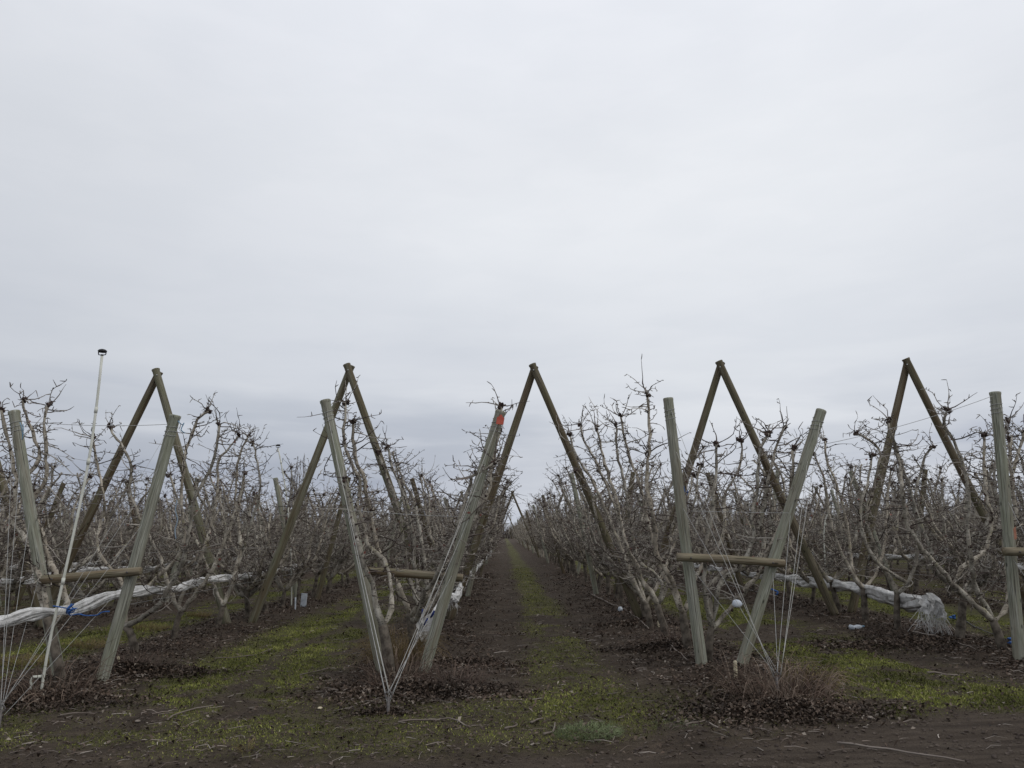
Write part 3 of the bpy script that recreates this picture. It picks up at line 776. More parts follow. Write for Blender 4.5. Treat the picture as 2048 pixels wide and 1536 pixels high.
# trellis wires running along the rows
for k in (-1, 0, 1, 2):
    for j, (A, B) in enumerate(FRONT[k]):
        for h in (.32, .50, .68, .86):
            p = A.lerp(B, h); q = Vector((p.x, 60, p.z))
            wire('trellis_wire', [p, Vector((p.x+rng.normal(0,.02), 21.4, p.z)), Vector((q.x, 43, q.z)), q], .0025, M['wire'], 'thin trellis wire running back along the '+rowname(k), 'wire', 'trellis wires of the '+rowname(k), sag=.001, k=3)

# ------------------------------------------------------------------ rolled white ground cloth along the rows
def cloth_tube(mb, pts, rad, seed, step=.07, k=16, flat=.75):
    rg = np.random.default_rng(seed); q = resample(pts, step); n = len(q)
    s = np.linspace(0, 1, len(pts)); r = np.interp(np.linspace(0, 1, n), s, rad)
    t = np.gradient(q, axis=0); t /= np.linalg.norm(t, axis=1)[:, None]
    u = np.cross(t, (0,0,1.)); u /= np.linalg.norm(u, axis=1)[:, None]; v_ = np.cross(u, t)
    th = np.arange(k)*2*math.pi/k; S = np.arange(n)*step
    twist = S*1.3+2*np.sin(S*.7+seed)
    rr = r[:, None]*(1+.16*np.sin(3*(th[None]+twist[:, None]))+.12*np.sin(5*th[None]-twist[:, None]*1.7+1)+.13*np.sin(9*th[None]+twist[:, None]*.8+3*vnoise(S[:, None]*1.3+0*th[None], 0*th[None], seed+3))+.25*(vnoise(S[:, None]*3.1+0*th[None], th[None]*2.2+0*S[:, None], seed)-.5)+.2*(vnoise(S[:, None]*.8, 0*th[None], seed+5)-.4)+.34*(vnoise(S[:, None]*11+0*th[None], np.abs(th[None]-math.pi)*2.6+0*S[:, None], seed+8)-.5))
    q = q-np.array((0,0,.045))*(.5+.5*np.sin(S*2*math.pi/1.38+seed))[:, None]-np.array((0,0,.05))*vnoise(S*.5, 0*S, 4)[:, None]
    P = q[:, None]+rr[..., None]*(np.cos(th)[None, :, None]*u[:, None]*flat+np.sin(th)[None, :, None]*v_[:, None])
    V = P.reshape(-1, 3); i = np.arange(n-1)[:, None]*k; j = np.arange(k)[None]; j2 = (j+1) % k
    F = np.stack([i+j, i+k+j, i+k+j2, i+j2], -1).reshape(-1, 4)
    c = len(V); V = np.vstack([V, q[:1], q[-1:]]); jj = np.arange(k); jn = (jj+1) % k; o = (n-1)*k
    F = np.vstack([F, np.stack([jj, jn, np.full(k, c), np.full(k, c)], -1), np.stack([o+jn, o+jj, np.full(k, c+1), np.full(k, c+1)], -1)])
    mb.add(V, F)
def cloth_thing(pts, rad, seed, label, **kw):
    c = Vector(pts[0]); mb = MB(); rg = np.random.default_rng(seed+77)
    rad = [r_*.80 for r_ in rad]; base_ = resample([np.array(p)-np.array(c) for p in pts], .12); n = len(base_)
    rr = np.interp(np.linspace(0, 1, n), np.linspace(0, 1, len(rad)), rad)
    S = np.arange(n)*.12
    for q_ in range(5):                                  # several loosely twisted folds of fabric
        ph = q_*2*math.pi/5+S*.55+1.5*vnoise(S*.4, q_*3.3+0*S, seed)
        off = rr*.42*(1 if q_ else .2)
        y_ = vnoise(S*1.1, q_*7.7+0*S, seed+9)-.5
        P = base_+np.stack([np.cos(ph)*off*.8, 0*S, np.sin(ph)*off+rr*.4*y_], -1)
        cloth_tube(mb, list(P), list(rr*rg.uniform(.38, .56)), seed+q_, step=.045, k=22, flat=.62)
    e = empty('rolled_cloth', c, label, 'cloth roll', 'white ground cloth rolled up along the rows')
    mb.build('fabric', M['cloth'], e); return e
def atx(px, py, X):                # a point of the plane X = const under a pixel
    d = ray(px, py); t = (X-CAM.x)/d.x; return CAM+d*t
# left row
pts = [(-5.20, 5.2, .97), (-5.23, 6.9, .93)]+[tuple(atx(px, py, -5.25)) for px, py in ((60,1219),(120,1214),(170,1205),(235,1186),(300,1176),(355,1170),(400,1156),(450,1152),(500,1148),(560,1136),(620,1124))]
pts = [p for p in pts if p[1] > 0]; pts.sort(key=lambda p: p[1])
e = cloth_thing(pts, [.075,.08,.075,.08,.095,.08,.085,.07,.085,.07,.085,.07], 3, 'long white cloth roll hung behind the riser with a bright blue rope')
e = cloth_thing([(rowx(-2), 12, 1.06), (rowx(-2)+.1, 15, 1.02), (rowx(-2), 18, 1.06), (rowx(-2)-.05, 21, .98), (rowx(-2), 25, 1.04), (rowx(-2), 31, 1.0)], [.11,.09,.12,.08,.11,.1], 9, 'white cloth roll in the third row left of the central alley')
e = cloth_thing([(rowx(-3), 17, 1.0), (rowx(-3), 22, 1.05), (rowx(-3), 28, .95), (rowx(-3), 34, 1.0)], [.1,.12,.09,.1], 10, 'white cloth roll in the fourth row left of the central alley')
# right rows
pts = [tuple(atx(px, py, 6.62)) for px, py in ((1856,1200),(1815,1196),(1790,1188),(1760,1182),(1728,1172),(1700,1166),(1640,1160),(1600,1158),(1570,1152),(1530,1148),(1490,1144),(1440,1136),(1380,1128))]
RE = cloth_thing(pts, [.15,.20,.12,.19,.14,.10,.08,.10,.11,.08,.11,.10,.10], 21, 'white cloth roll ending in a frayed drape, second row right of the alley', k=20)
RE_c = RE.location
e = cloth_thing([(rowx(3), 14, .98), (rowx(3), 17, .93), (rowx(3), 20, .98), (rowx(3), 24, .94), (rowx(3), 30, .95)], [.1,.12,.09,.12,.1], 23, 'white cloth roll in the third row right of the central alley')
e = cloth_thing([(rowx(4), 19, 1.0), (rowx(4), 23, .93), (rowx(4), 28, 1.0), (rowx(4), 36, .95)], [.1,.12,.09,.12], 24, 'white cloth roll in the fourth row right of the central alley')
# drape and frayed strands at the end of the right roll
def drape(parent, top_pts, ln, seed, name, strands=60, origin=None, spread=.16, fray=.25):
    rg = np.random.default_rng(seed); mb = MB(); P = resample([np.array(p)-np.array(origin) for p in top_pts], .02); n = len(P); rows_ = 16
    V = []
    for side in (0, 1):
        for i in range(rows_):
            t = i/(rows_-1)
            for j in range(n):
                f = math.sin(j*.55+seed)*.030+math.sin(j*1.23+2)*.018+.012*math.sin(j*2.1)
                hang = ln*(.75+.35*vnoise(j*.25, seed))*t
                V.append(P[j]+np.array((f*.3*t+.02*math.sin(i*.7), -.05-f*(.4+t)-spread*.3*math.sin(t*2.2)-.006*side, -hang)))
    V = np.array(V); i = np.arange(rows_-1)[:, None]*n; j = np.arange(n-1)[None]
    F = np.stack([i+j, i+j+1, i+n+j+1, i+n+j], -1).reshape(-1, 4); mb.add(V, np.vstack([F, (F+rows_*n)[:, ::-1]]))
    mb.build(name, M['cloth'], parent)
    mb = MB()
    bot = V[(rows_-1)*n:rows_*n]
    for _ in range(strands):
        p = bot[int(rg.integers(n))].copy(); q = [p]; d = np.array((rg.normal(0, .25), rg.normal(0, .2), -1.))
        for _ in range(4):
            d = d+rg.normal(0, .25, 3); d[2] = -abs(d[2]); q.append(q[-1]+d/np.linalg.norm(d)*rg.uniform(.2, 1)*fray*.3)
        mb.tube(q, np.linspace(.004, .0015, 5), 3, cap=False)
    mb.build('frayed_threads', M['cloth'], parent, smooth=False)
EY = pts[0][1]
drape(RE, [at(1838,1192,EY), at(1852,1188,EY), at(1868,1196,EY), at(1880,1206,EY)], .30, 5, 'hanging_end', 60, RE_c, fray=.42)
drape(RE, [at(1846,1186,EY), at(1862,1186,EY), at(1876,1200,EY)], .18, 8, 'hanging_end', 30, RE_c, fray=.3)
drape(RE, [at(1832,1196,EY), at(1846,1200,EY)], .20, 12, 'hanging_end', 22, RE_c, fray=.5)
# centre row: bunched cloth
cen = [at(px, py, Y) for px, py, Y in ((842,1262,10.9),(852,1238,11.1),(868,1222,11.5),(880,1204,12.0),(896,1186,12.6),(912,1190,13.6),(920,1172,15.5),(929,1160,18),(937,1150,20),(948,1138,24),(958,1126,29),(968,1114,36),(980,1104,48))]
CE = cloth_thing([tuple(p) for p in cen], [.07,.13,.13,.09,.15,.13,.13,.18,.14,.20,.18,.24,.26], 31, 'bunched white cloth with navy edging hanging beside the central alley', step=.05, k=18)
for m_, (a, b_, l) in enumerate((((842,1240),(872,1222),.44), ((836,1226),(846,1222),.30), ((888,1188),(918,1188),.16))):
    YY = 10.95 if m_ < 2 else 12.9
    drape(CE, [at(*a, YY), at((a[0]+b_[0])/2, (a[1]+b_[1])/2-3, YY), at(*b_, YY)], l, 40+m_, 'hanging_end', 25, CE.location, fray=.15)
mb = MB(); 
for (px, py, YY) in ((838,1232,10.85),(848,1250,10.85),(858,1290,10.85),(852,1310,10.85),(861,1235,10.8),(890,1187,12.4),(870,1225,10.8)):
    p = at(px, py, YY)-CE.location; mb.tube([tuple(p), tuple(p+Vector((.03,-.01,.04))), tuple(p+Vector((.05,0,.09)))], [.012,.02,.01], 6)
M['navy'] = m_simple('navy_edging', (.01,.02,.10), (.02,.04,.18), 20, .7, .3, 0)
mb.build('edging', M['navy'], CE)

# ------------------------------------------------------------------ ropes and ties
def rope(name, pix, r, mat, lab, group='scraps of blue twine', k=6):
    P = [at(*p) for p in pix]; c = P[0].copy(); q = resample([tuple(p-c) for p in P], .03); mb = MB(); mb.tube(q, r, k)
    return tag(mb.build(name, mat, loc=c), lab, 'rope', group)
ropeY = 9.6
ro = rope('blue_rope', [(p[0], p[1], Y_) for p, Y_ in (((106,1212),9.12),((125,1215),9.12),((138,1219),9.12),((132,1228),9.12),((150,1222),9.12),((142,1212),9.12),((148,1208),9.12),((136,1220),9.12),((140,1230),9.12),((158,1228),9.12),((170,1231),9.12),((185,1231),9.12),((195,1230),9.12),((205,1224),9.12),((219,1223),9.12))], 0.0075, M['blue'], 'bright blue rope knotted round the white cloth roll, tail trailing')
mb = MB(); rg = np.random.default_rng(4)
for _ in range(5):
    a = at(140+rg.normal(0, 4), 1221+rg.normal(0, 5), 9.12)-ro.location; bq = at(146+rg.normal(0, 6), 1212+rg.normal(0, 6), 9.12)-ro.location
    mb.tube([tuple(a), tuple((a+bq)/2+Vector((0,-.03,0))), tuple(bq)], [.007,.013,.005], 6)
mb.build('knot', M['blue'], ro)
rope('twine', [(40,845,9.8),(43,855,9.78),(45,870,9.8),(44,880,9.8),(47,862,9.78),(46,848,9.8)], .006, M['paleblue'], 'pale blue twine looped round the post top at the left edge')
rope('twine', [(356,842,9.8),(364,850,9.78),(368,846,9.8),(362,860,9.78),(370,866,9.8)], .007, M['paleblue'], 'pale blue twine tied at the post top below the crossed poles')
rope('twine', [(354,1000,11.3),(351,1020,11.3),(355,1040,11.3),(350,1060,11.3),(352,1078,11.3)], .008, m_simple('bleached_twine', (.20,.26,.32), (.28,.34,.40), 12, .8, .2, 0), 'faded blue strip hanging down a trunk right of the riser')
rope('twine', [(1366,972,15.5),(1370,985,15.5),(1378,982,15.5),(1374,992,15.5)], .022, M['blue'], 'dark blue tie wrapped round a brown crossed pole')
rope('twine', [(1542,1178,11),(1550,1181,11),(1556,1184,11),(1552,1190,11)], .012, M['blue'], 'little blue scrap caught on wires below the log rail')
for dx, dy, lab in ((1912,1240,'crumpled blue plastic scrap beside a trunk at the right'),(2028,1292,'larger blue plastic scrap behind the right edge post')):
    g = gnd(dx, dy); mb = MB(); rg = np.random.default_rng(dx)
    for q in range(4): mb.blob((rg.normal(0,.05), rg.normal(0,.04), .03+q*.02), (.035,.028,.022), 7, 5, rg, .45)
    tag(mb.build('plastic_scrap', M['blue'], loc=(g.x, g.y, gz(g.x, g.y))), lab, 'scrap', 'blue plastic scraps')

# ------------------------------------------------------------------ orange tags
def plate(name, px, py, Y, w_, h_, mat, lab, cat, poly=None, rot=0.0, group=None, th=.004):
    p = at(px, py, Y); poly = poly or [(-.5,-.5),(.5,-.5),(.5,.5),(-.5,.5)]
    n = len(poly); V = [(x*w_, 0, z*h_) for x, z in poly]+[(x*w_, th, z*h_) for x, z in poly]
    cx = len(V); V += [(0,0,0), (0,th,0)]; F = []
    for i in range(n):
        j = (i+1) % n; F += [[i, j, cx, cx], [n+j, n+i, cx+1, cx+1], [i, n+i, n+j, j]]
    mb = MB(); mb.add(V, F); o = mb.build(name, mat, smooth=False, loc=p); o.rotation_euler = (0, rot, 0)
    return tag(o, lab, cat, group)
plate('tag', 1001, 839, 9.84, .098, .125, M['orange'], 'orange red ear tag nailed near the top of a V post', 'tag', [(-.5,-.5),(.45,-.5),(.5,.2),(.2,.32),(.15,.5),(-.15,.5),(-.2,.32),(-.5,.2)], .12)
plate('tag', 2030, 1066, 9.98, .04, .17, m_simple('faded_tag', (.30,.13,.08), (.38,.19,.13), 9, .7, .2, 0), 'faded orange strip stuck on the post at the right edge', 'tag', [(-.3,-.5),(.5,-.4),(.4,.5),(-.4,.3)], .05)

# ------------------------------------------------------------------ sprinkler risers
def riser(foot, pts, r, Yt, lab, headr, side=False):
    g = gnd(*foot); Y = g.y; e = empty('sprinkler_riser', (g.x, Y, gz(g.x, Y)), lab, 'sprinkler', 'white sprinkler risers')
    o = Vector(e.location); P = [at(px, py, Y)-o for px, py in pts]; P[0].z = -.1
    mb = MB(); mb.tube([tuple(p) for p in resample([tuple(p) for p in P], .25)], r, 10); mb.build('pipe', M['pvc'], e)
    for t in (.33, .62, .8):
        i = t*(len(P)-1); a = P[int(i)].lerp(P[min(int(i)+1, len(P)-1)], i-int(i)); d = (P[-1]-P[0]).normalized()
        mb = MB(); mb.tube([tuple(a-d*.035), tuple(a+d*.035)], r*1.3, 10); mb.build('coupling', M['pvc'], e)
    T = P[-1]; h = headr
    mb = MB(); mb.tube([tuple(T), tuple(T+Vector((0,0,h*.35)))], h*.28, 8)
    for s in (-1, 1): mb.tube([tuple(T+Vector(q)*h) for q in ((s*.2,0,.2),(s*.75,0,.3),(s*.85,0,.75),(s*.7,0,1.15),(s*.1,0,1.35))], h*.11, 6)
    mb.build('yoke', M['black'], e)
    mb = MB(); mb.tube([tuple(T+Vector((0,0,h*q))) for q in (.75,.85,1.15,1.4,1.55)], [h*.3,h*.85,h*.95,h*.7,h*.3], 14); mb.build('head', M['black'], e)
    if side:
        mb = MB(); q = [at(px, py, Y-.05)-o for px, py in ((82,1353),(66,1354),(62,1362),(62,1384))]; q[-1].z = -.05
        mb.tube([tuple(p) for p in q], r*1.05, 8)
        mb.build('side_tee', M['pvc'], e)
    return e
riser((80,1394), [(80,1394),(100,1280),(140,1100),(175,935),(192,820),(204,712)], .015, 0, 'tall leaning white pipe with black sprinkler head at far left', .055, True)
riser((583,1218), [(583,1218),(583,1150),(580,1060),(572,985),(562,925),(556,896)], .016, 0, 'smaller white sprinkler pipe standing in the grass behind the V', .06)
riser((1668,1130), [(1668,1130),(1667,1020),(1668,918)], .014, 0, 'distant thin sprinkler pipe among trees right of the crossed poles', .06)
riser((1662,1185), [(1650,1140),(1648,1060),(1662,1010)], .016, 0, 'short white sprinkler pipe half hidden in the right rows', .05)

# ------------------------------------------------------------------ little stakes, board, litter
def stake(px0, py0, px1, py1, w_, mat, lab, name='stake'):
    g = gnd(px0, py0); z = gz(g.x, g.y); T = at(px1, py1, g.y)-Vector((g.x, g.y, z))
    mb = MB(); mb.tube([(0,0,-.06), tuple(T*.5), tuple(T), tuple(T*1.0+Vector((0,0,.004)))], [w_, w_*1.05, w_, w_*.6], 4)
    return tag(mb.build(name, mat, smooth=False, loc=(g.x, g.y, z)), lab, 'stake', 'little marker stakes')
stake(590,1224,591,1195,.018, M['white'], 'short white stake beside the white board')
stake(237,1336,236,1313,.018, M['cream'], 'short pale stake at the foot of the post near the riser')
stake(1473,1368,1470,1322,.02, M['cream'], 'cream marker stake at the foot of the disc V')
stake(1318,1262,1317,1242,.018, M['cream'], 'cream marker stake near the feet of the crossed poles')
g = gnd(607,1218); mb = MB(); mb.box((0,0,.16), (.14,.025,.31), Euler((.08,.10,0)).to_matrix().to_4x4())
mb.box((-.02,-.02,.18), (.05,.006,.1), Euler((.08,.10,0)).to_matrix().to_4x4())
tag(mb.build('white_board', M['white'], smooth=False, loc=(g.x, g.y, gz(g.x, g.y))), 'small upright white board standing in the moss by the riser', 'board')
# white disc on the guy wires
def crumple(name, loc, rad, seed, lab, cat, mat='white', rot=(0,0,0)):
    rg = np.random.default_rng(seed); mb = MB(); mb.blob((0,0,0), rad, 14, 9, rg, .12)
    o = mb.build(name, M[mat], loc=loc); o.rotation_euler = rot; return tag(o, lab, cat)
crumple('plastic_disc', at(1474,1207,9.45), (.062,.022,.045), 2, 'whitish oval plastic disc caught on the guy wires', 'disc', rot=(0,.2,0))
g = gnd(1241,1229); crumple('plastic_cup', (g.x, g.y, gz(g.x,g.y)+.045), (.05,.05,.055), 3, 'small white crumpled cup lying by the fallen hose', 'cup')
g = gnd(1712,1260); e = empty('plastic_bottle', (g.x, g.y, gz(g.x, g.y)+.04), 'pale blue crushed bottle lying on the dead leaves', 'bottle')
mb = MB(); rg = np.random.default_rng(3); mb.tube([(-.11,0,.0),(-.1,0,.01),(-.03,0,.0),(.03,.01,.01),(.08,0,.015),(.11,0,.02)], [.02,.042,.036,.04,.034,.014], 12, wob=.07, rng=rg); mb.build('body', M['white'], e)
mb = MB(); mb.tube([(.11,0,.02),(.145,0,.022)], .015, 10); mb.build('cap', M['paleblue'], e)

def lying(name, pix, r, mat, lab, cat, group, lift=.01, k=6):
    P = []
    for px, py in pix:
        g = gnd(px, py); P.append((g.x, g.y, gz(g.x, g.y)+lift+r))
    c = np.array(P[0]); rg = np.random.default_rng(int(pix[0][0]))
    q = resample([np.array(p)-c for p in P], .12); q[1:-1] += rg.normal(0, r*.5, (len(q)-2, 3))
    mb = MB(); mb.tube(q, np.linspace(r, r*.6, len(q)), k); return tag(mb.build(name, mat, loc=c), lab, cat, group)
lying('irrigation_hose', [(1182,1194),(1215,1212),(1250,1228),(1275,1245),(1298,1266)], .014, M['stick'], 'thin hose lying slantwise in the leaves right of the alley', 'hose', 'hoses on the ground')
lying('irrigation_hose', [(1918,1236),(1950,1252),(1990,1270)], .012, M['black'], 'black hose on the ground behind the right trunk', 'hose', 'hoses on the ground')
for pts_, r, lab in (([(1336,1298),(1358,1315),(1384,1338)], .012, 'straight grey stick lying left of the disc V'),
        ([(1675,1487),(1760,1500),(1850,1517),(1930,1528)], .010, 'long thin stick on the dirt road at lower right'),
        ([(796,1445),(830,1442),(860,1440),(905,1441),(940,1456)], .010, 'forked pale stick on bare soil below the anchor'),
        ([(1088,1471),(1105,1464),(1112,1455),(1110,1450)], .011, 'bent pale stick beside the pale weeds'),
        ([(1062,1449),(1086,1443)], .012, 'short thick stick above the bent one'),
        ([(1372,1454),(1410,1444)], .009, 'slim stick on the soil below the disc V'),
        ([(1414,1447),(1436,1458)], .009, 'slim short stick pointing towards the road'),
        ([(600,1345),(640,1338),(662,1336)], .009, 'pale stick lying across the moss near the anchor'),
        ([(335,1442),(365,1428),(420,1418)], .009, 'thin stick in the grass at lower left'),
        ([(120,1437),(160,1432),(190,1433)], .009, 'thin stick near the lower left corner'),
        ([(1855,1345),(1885,1344),(1915,1346)], .014, 'pale stick at the grass edge at right'),
        ([(1010,1462),(1012,1462),(1035,1455)], .010, 'grey stick left of the bent one'),
        ([(430,1320),(500,1312),(545,1300)], .008, 'fine stick beside the mossy track at left'),
        ([(1830,1275),(1900,1290),(1960,1312)], .012, 'long fallen branch on the leaves left of the right edge post')):
    lying('stick', pts_, r, M['stick'], lab, 'stick', 'fallen sticks on the ground', k=5)
for (px, py, c_, lab) in ((640,1417,'cream','cream stone chip on the soil left of the anchor'),(275,1446,'stick','pale fallen leaf at lower left'),(1741,1440,'stick','grey curled leaf at the heap edge')):
    g = gnd(px, py); crumple('litter_scrap', (g.x, g.y, gz(g.x,g.y)+.015), (.025,.022,.012), px, lab, 'scrap', c_)

# ------------------------------------------------------------------ dry clumps
def clump(name, px, py, n, h, spread, mat, lab, cat, seed, r=.003, curl=.5, group=None):
    g = gnd(px, py); rg = np.random.default_rng(seed); mb = MB(); c = (g.x, g.y, gz(g.x, g.y))
    for _ in range(n):
        a = rg.uniform(0, 2*math.pi); rr = spread*.45*math.sqrt(rg.random()); x, y = rr*math.cos(a), rr*math.sin(a)
        z0 = gz(c[0]+x, c[1]+y)-c[2]-.02
        d = np.array((math.cos(a)*rg.uniform(.1, .8), math.sin(a)*rg.uniform(.1, .8), 1.)); q = [np.array((x, y, z0))]; l = h*rg.uniform(.4, 1.15)
        for s in range(5):
            d = d/np.linalg.norm(d); q.append(q[-1]+d*l/5); d = d+rg.normal(0, .16, 3); d[2] -= curl*(s+1)/5
            if q[-1][2] < z0+.01: q[-1][2] = z0+.01
        mb.tube(q, np.linspace(r, r*.4, 6), 3, cap=False)
    return tag(mb.build(name, M[mat], smooth=False, loc=c), lab, cat, group)
GC = 'dry grass tufts'
clump('dry_grass', 800, 1335, 700, .62, .55, 'straw', 'tall drooping straw tuft inside the V with the orange tag', 'grass', 1, .0025, .9, GC)
clump('dry_grass', 1625, 1372, 260, .36, .55, 'straw', 'low straw tuft right of the disc V anchor', 'grass', 2, .0022, .7, GC)
clump('dry_shoots', 1560, 1392, 300, .58, 1.1, 'tan', 'wide heap of reddish dry shoots round the disc V anchor', 'shoots', 3, .0045, 1.1, 'reddish dry shoots')
clump('dry_shoots', 790, 1370, 120, .5, .8, 'tan', 'reddish dry shoots round the foot of the tagged V', 'shoots', 4, .004, .45, 'reddish dry shoots')
clump('dry_shoots', 905, 1370, 110, .34, .8, 'cane', 'low reddish shoots right of the tagged V', 'shoots', 5, .0035, .6, 'reddish dry shoots')
clump('dry_shoots', 105, 1400, 80, .65, .9, 'tan', 'arching reddish shoots at the foot of the tall riser', 'shoots', 6, .0045, .8, 'reddish dry shoots')
clump('dry_shoots', 262, 1345, 90, .4, .7, 'cane', 'dark shoots right of the post near the riser', 'shoots', 7, .004, .6, 'reddish dry shoots')
clump('dry_shoots', 1345, 1290, 90, .3, .9, 'cane', 'reddish shoots by the trunks left of the disc V', 'shoots', 8, .0035, .6, 'reddish dry shoots')
for i, (px, py, n, s, lab) in enumerate(((45,1325,500,1.0,'large ochre grass tuft at the left edge'),(190,1290,420,.8,'ochre grass tuft between the riser and the post'),(398,1232,300,.5,'small round ochre tuft left of the crossed poles'),(300,1258,340,.8,'olive ochre tuft behind the trunks at left'))):
    clump('dry_grass', px, py, n, .15, s, 'straw', lab, 'grass', 30+i, .0028, .5, GC)
clump('weed_patch', 1175, 1466, 900, .10, .62, 'palegrass', 'pale green weed patch at the road edge below the alley', 'weeds', 40, .0026, .9)
clump('weed_patch', 1345, 1450, 120, .07, .4, 'palegrass', 'thin pale weeds right of the large weed patch', 'weeds', 41, .0022, .9)
clump('weed_patch', 495, 1500, 24, .16, .15, 'straw', 'single dry weed sprig on the road edge at left', 'weeds', 42, .0025, .4)

# ------------------------------------------------------------------ ground cover scatter
def sample(n, y0, y1, seed, near=1.0):
    rg = np.random.default_rng(seed); y = y0*(y1/y0)**(rg.random(n)**near); x = (rg.random(n)*2-1)*(.70*y+.6); return x, y, rg
def scatter_leaves(n):
    x, y, rg = sample(n, 6.2, 34, 71); g, lit, road = masks(x, y)
    keep = rg.random(n) < np.clip(lit*.72+.035*(1-road)+.012, 0, 1); x, y = x[keep], y[keep]
    z = hgt(x, y)+rg.uniform(.004, .03, len(x))
    for (px, py, sp_, hh, m_) in ((1560,1425,.5,.14,4500),(1500,1400,.4,.08,1200),(1640,1420,.5,.05,1200),(268,1352,.32,.14,2600),(330,1345,.4,.08,1600),(860,1385,.5,.08,3000),(770,1425,.16,.05,500),(100,1405,.5,.10,2600),(1345,1300,.45,.08,2200),(1790,1290,.8,.07,3500),(930,1330,.4,.06,1800),(1260,1250,.4,.05,1200)):
        g0 = gnd(px, py); a_ = rg.normal(0, sp_, m_); b_ = rg.normal(0, sp_*.45, m_)
        x = np.concatenate([x, g0.x+a_]); y = np.concatenate([y, g0.y+b_])
        z = np.concatenate([z, hgt(g0.x+a_, g0.y+b_)+hh*np.exp(-(a_/sp_)**2*.8-(b_/sp_/.45)**2*.8)*rg.random(m_)+.008])
    n = len(x)
    l = rg.uniform(.009, .023, n)*(1+.03*y); a = rg.uniform(0, 6.283, n); tx = rg.normal(0, .45, n); ty = rg.normal(0, .45, n)
    d1 = np.stack([np.cos(a), np.sin(a), tx], -1)*l[:, None]; d2 = np.stack([-np.sin(a), np.cos(a), ty], -1)*(l*rg.uniform(.35, .7, n))[:, None]
    c = np.stack([x, y, z], -1); up = np.zeros((n, 3)); up[:, 2] = l*rg.uniform(.1, .6, n)
    V = np.stack([c-d1, c+d2+up, c+d1, c-d2+up, c], 1).reshape(-1, 3); o = np.arange(n)[:, None]*5
    F = np.concatenate([o+np.array([[0,4,1,1]]), o+np.array([[4,2,1,1]]), o+np.array([[0,3,4,4]]), o+np.array([[4,3,2,2]])])
    mb = MB(); mb.add(V, F); tag(mb.build('leaf_litter', M['leaf'], smooth=False), 'dark reddish dead leaves heaped along the tree rows', 'dead leaves', kind='stuff')
scatter_leaves(260000)
def scatter_grass(n):
    x, y, rg = sample(n, 6.6, 40, 72); g, lit, road = masks(x, y)
    keep = rg.random(n) < g*1.1; x, y, g = x[keep], y[keep], g[keep]; n = len(x)
    z = hgt(x, y)-.003; h = rg.uniform(.008, .024, n)*(.6+.7*g)*(1+.02*y); a = rg.uniform(0, 6.283, n); w_ = rg.uniform(.0025, .0065, n)*(1+y*.035)
    d = np.stack([np.cos(a), np.sin(a), 0*a], -1)*w_[:, None]; tip = np.stack([rg.normal(0, .5, n)*h, rg.normal(0, .5, n)*h, h], -1)
    c = np.stack([x, y, z], -1); V = np.stack([c-d, c+d, c+tip*.6+d*.5, c+tip], 1).reshape(-1, 3); o = np.arange(n)[:, None]*4
    mb = MB(); mb.add(V, o+np.array([[0,1,2,3]])); tag(mb.build('grass', M['grass'], smooth=False), 'short mossy green grass in patches down the alleys', 'grass', kind='stuff')
scatter_grass(640000)
def scatter_twigs(n):
    x, y, rg = sample(n, 6.4, 45, 73); g, lit, road = masks(x, y)
    keep = rg.random(n) < np.clip(.18+.9*lit, 0, 1)*(1-.85*road)*(1-.7*g); x, y = x[keep], y[keep]; mb = MB(); n = len(x); z = hgt(x, y)
    for i in range(n):
        l = (.04+.16*rg.random()**2)*(1+.02*y[i]); a = rg.uniform(0, 6.283); b_ = a+rg.normal(0, .5); r = rg.uniform(.0012, .0034)*(1+.03*y[i])
        p0 = np.array((x[i], y[i], z[i]+.012)); p1 = p0+np.array((math.cos(a), math.sin(a), rg.uniform(-.02, .22)))*l*.5; p2 = p1+np.array((math.cos(b_), math.sin(b_), rg.uniform(-.2, .1)))*l*.5
        mb.tube([p0, p1, p2], [r, r, r*.5], 3, cap=False)
    tag(mb.build('fallen_twigs', M['scatter'], smooth=False), 'grey prunings and twigs scattered over the soil', 'twigs', kind='stuff')
scatter_twigs(36000)
def scatter_clods(n):
    x, y, rg = sample(n, 5.9, 14, 74); mb = MB(); z = hgt(x, y)
    for i in range(n):
        s = rg.uniform(.006, .022); mb.blob((x[i], y[i], z[i]+s*.2), (s, s*rg.uniform(.6, 1), s*.6), 5, 4, rg, .3)
    m = m_simple('soil_clod', (.040,.030,.025), (.10,.08,.066), 3, strength=0)
    tag(mb.build('soil_clods', m, smooth=False), 'small clods and pebbles of the bare soil', 'clods', kind='stuff')
scatter_clods(6500)

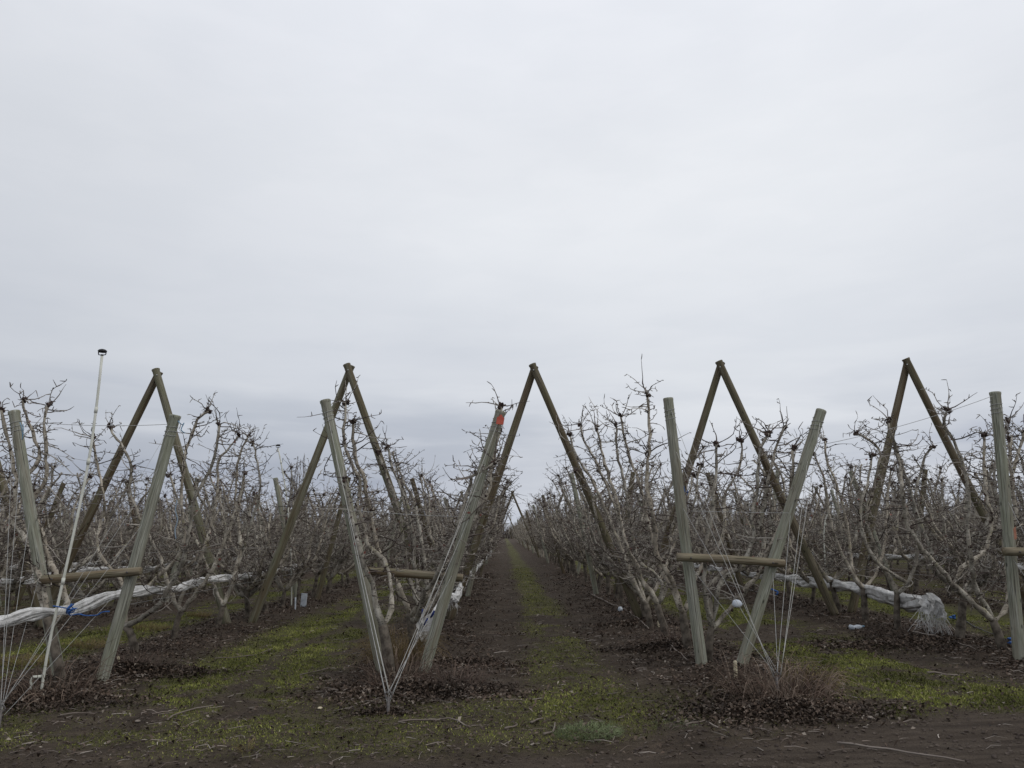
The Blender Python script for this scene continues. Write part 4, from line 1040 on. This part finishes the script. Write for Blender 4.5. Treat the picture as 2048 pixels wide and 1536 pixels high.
# ------------------------------------------------------------------ far background
mb = MB(); rg = np.random.default_rng(8)
for x in np.arange(-260, 260, 2.6):
    for _ in range(5):
        xx = x+rg.normal(0, 1); yy = 285+rg.normal(0, 4); h = rg.uniform(2.5, 5.0)
        for _ in range(14):
            p = np.array((xx+rg.normal(0, .9), yy+rg.normal(0, .9), 0)); d = np.array((rg.normal(0, .22), rg.normal(0, .2), 1.))
            mb.tube([p, p+d*h*.5, p+d*h*rg.uniform(.75, 1.1)+rg.normal(0, .3, 3)], [.16, .11, .03], 3, cap=False)
tag(mb.build('far_hedge', M['twig'], smooth=False), 'dark hedge line closing the orchard on the horizon', 'hedge', kind='stuff')
for i, (px, top) in enumerate(((578,925),(590,912),(596,918),(603,906),(612,930),(586,935),(1041,1036))):
    Y = 120 if i < 6 else 270; p = at(px, 1060, Y); tz = at(px, top, Y).z; e = empty('bare_poplar', (p.x, Y, 0), 'slender bare poplar far off behind the left rows' if i < 6 else 'lone distant tree on the horizon right of the alley', 'tree', 'row of far bare poplars' if i < 6 else None)
    t_ = MB(); t_.tube([(0,0,-.1), (0,0,tz*.5), (0,0,tz)], [.12,.07,.02], 5); t_.build('trunk', M['twig'], e)
    c_ = MB()
    for _ in range(60 if i < 6 else 200):
        z = tz*rg.uniform(.25, .97); a = rg.uniform(0, 6.283); l = (tz-z)*.2+.3; s_ = .25 if i < 6 else .8
        c_.tube([(0,0,z), (math.cos(a)*l*s_, math.sin(a)*l*s_, z+l*.6), (math.cos(a)*l*s_*1.2, math.sin(a)*l*s_*1.2, z+l*1.1)], [.03,.02,.01], 3, cap=False)
    c_.build('crown', M['twig'], e, smooth=False)
p = at(1022, 1060, 250); tz = at(1022, 1027, 250).z; e = empty('utility_pole', (p.x, 250, 0), 'thin distant utility pole right of the far crossed frames', 'pole')
mb = MB(); mb.tube([(0,0,-.3), (0,0,tz)], [.16,.11], 6); mb.build('post', M['post_brown'], e)
mb = MB(); mb.box((0,0,tz-.7), (1.6,.12,.12)); mb.build('crossarm', M['post_brown'], e, smooth=False)
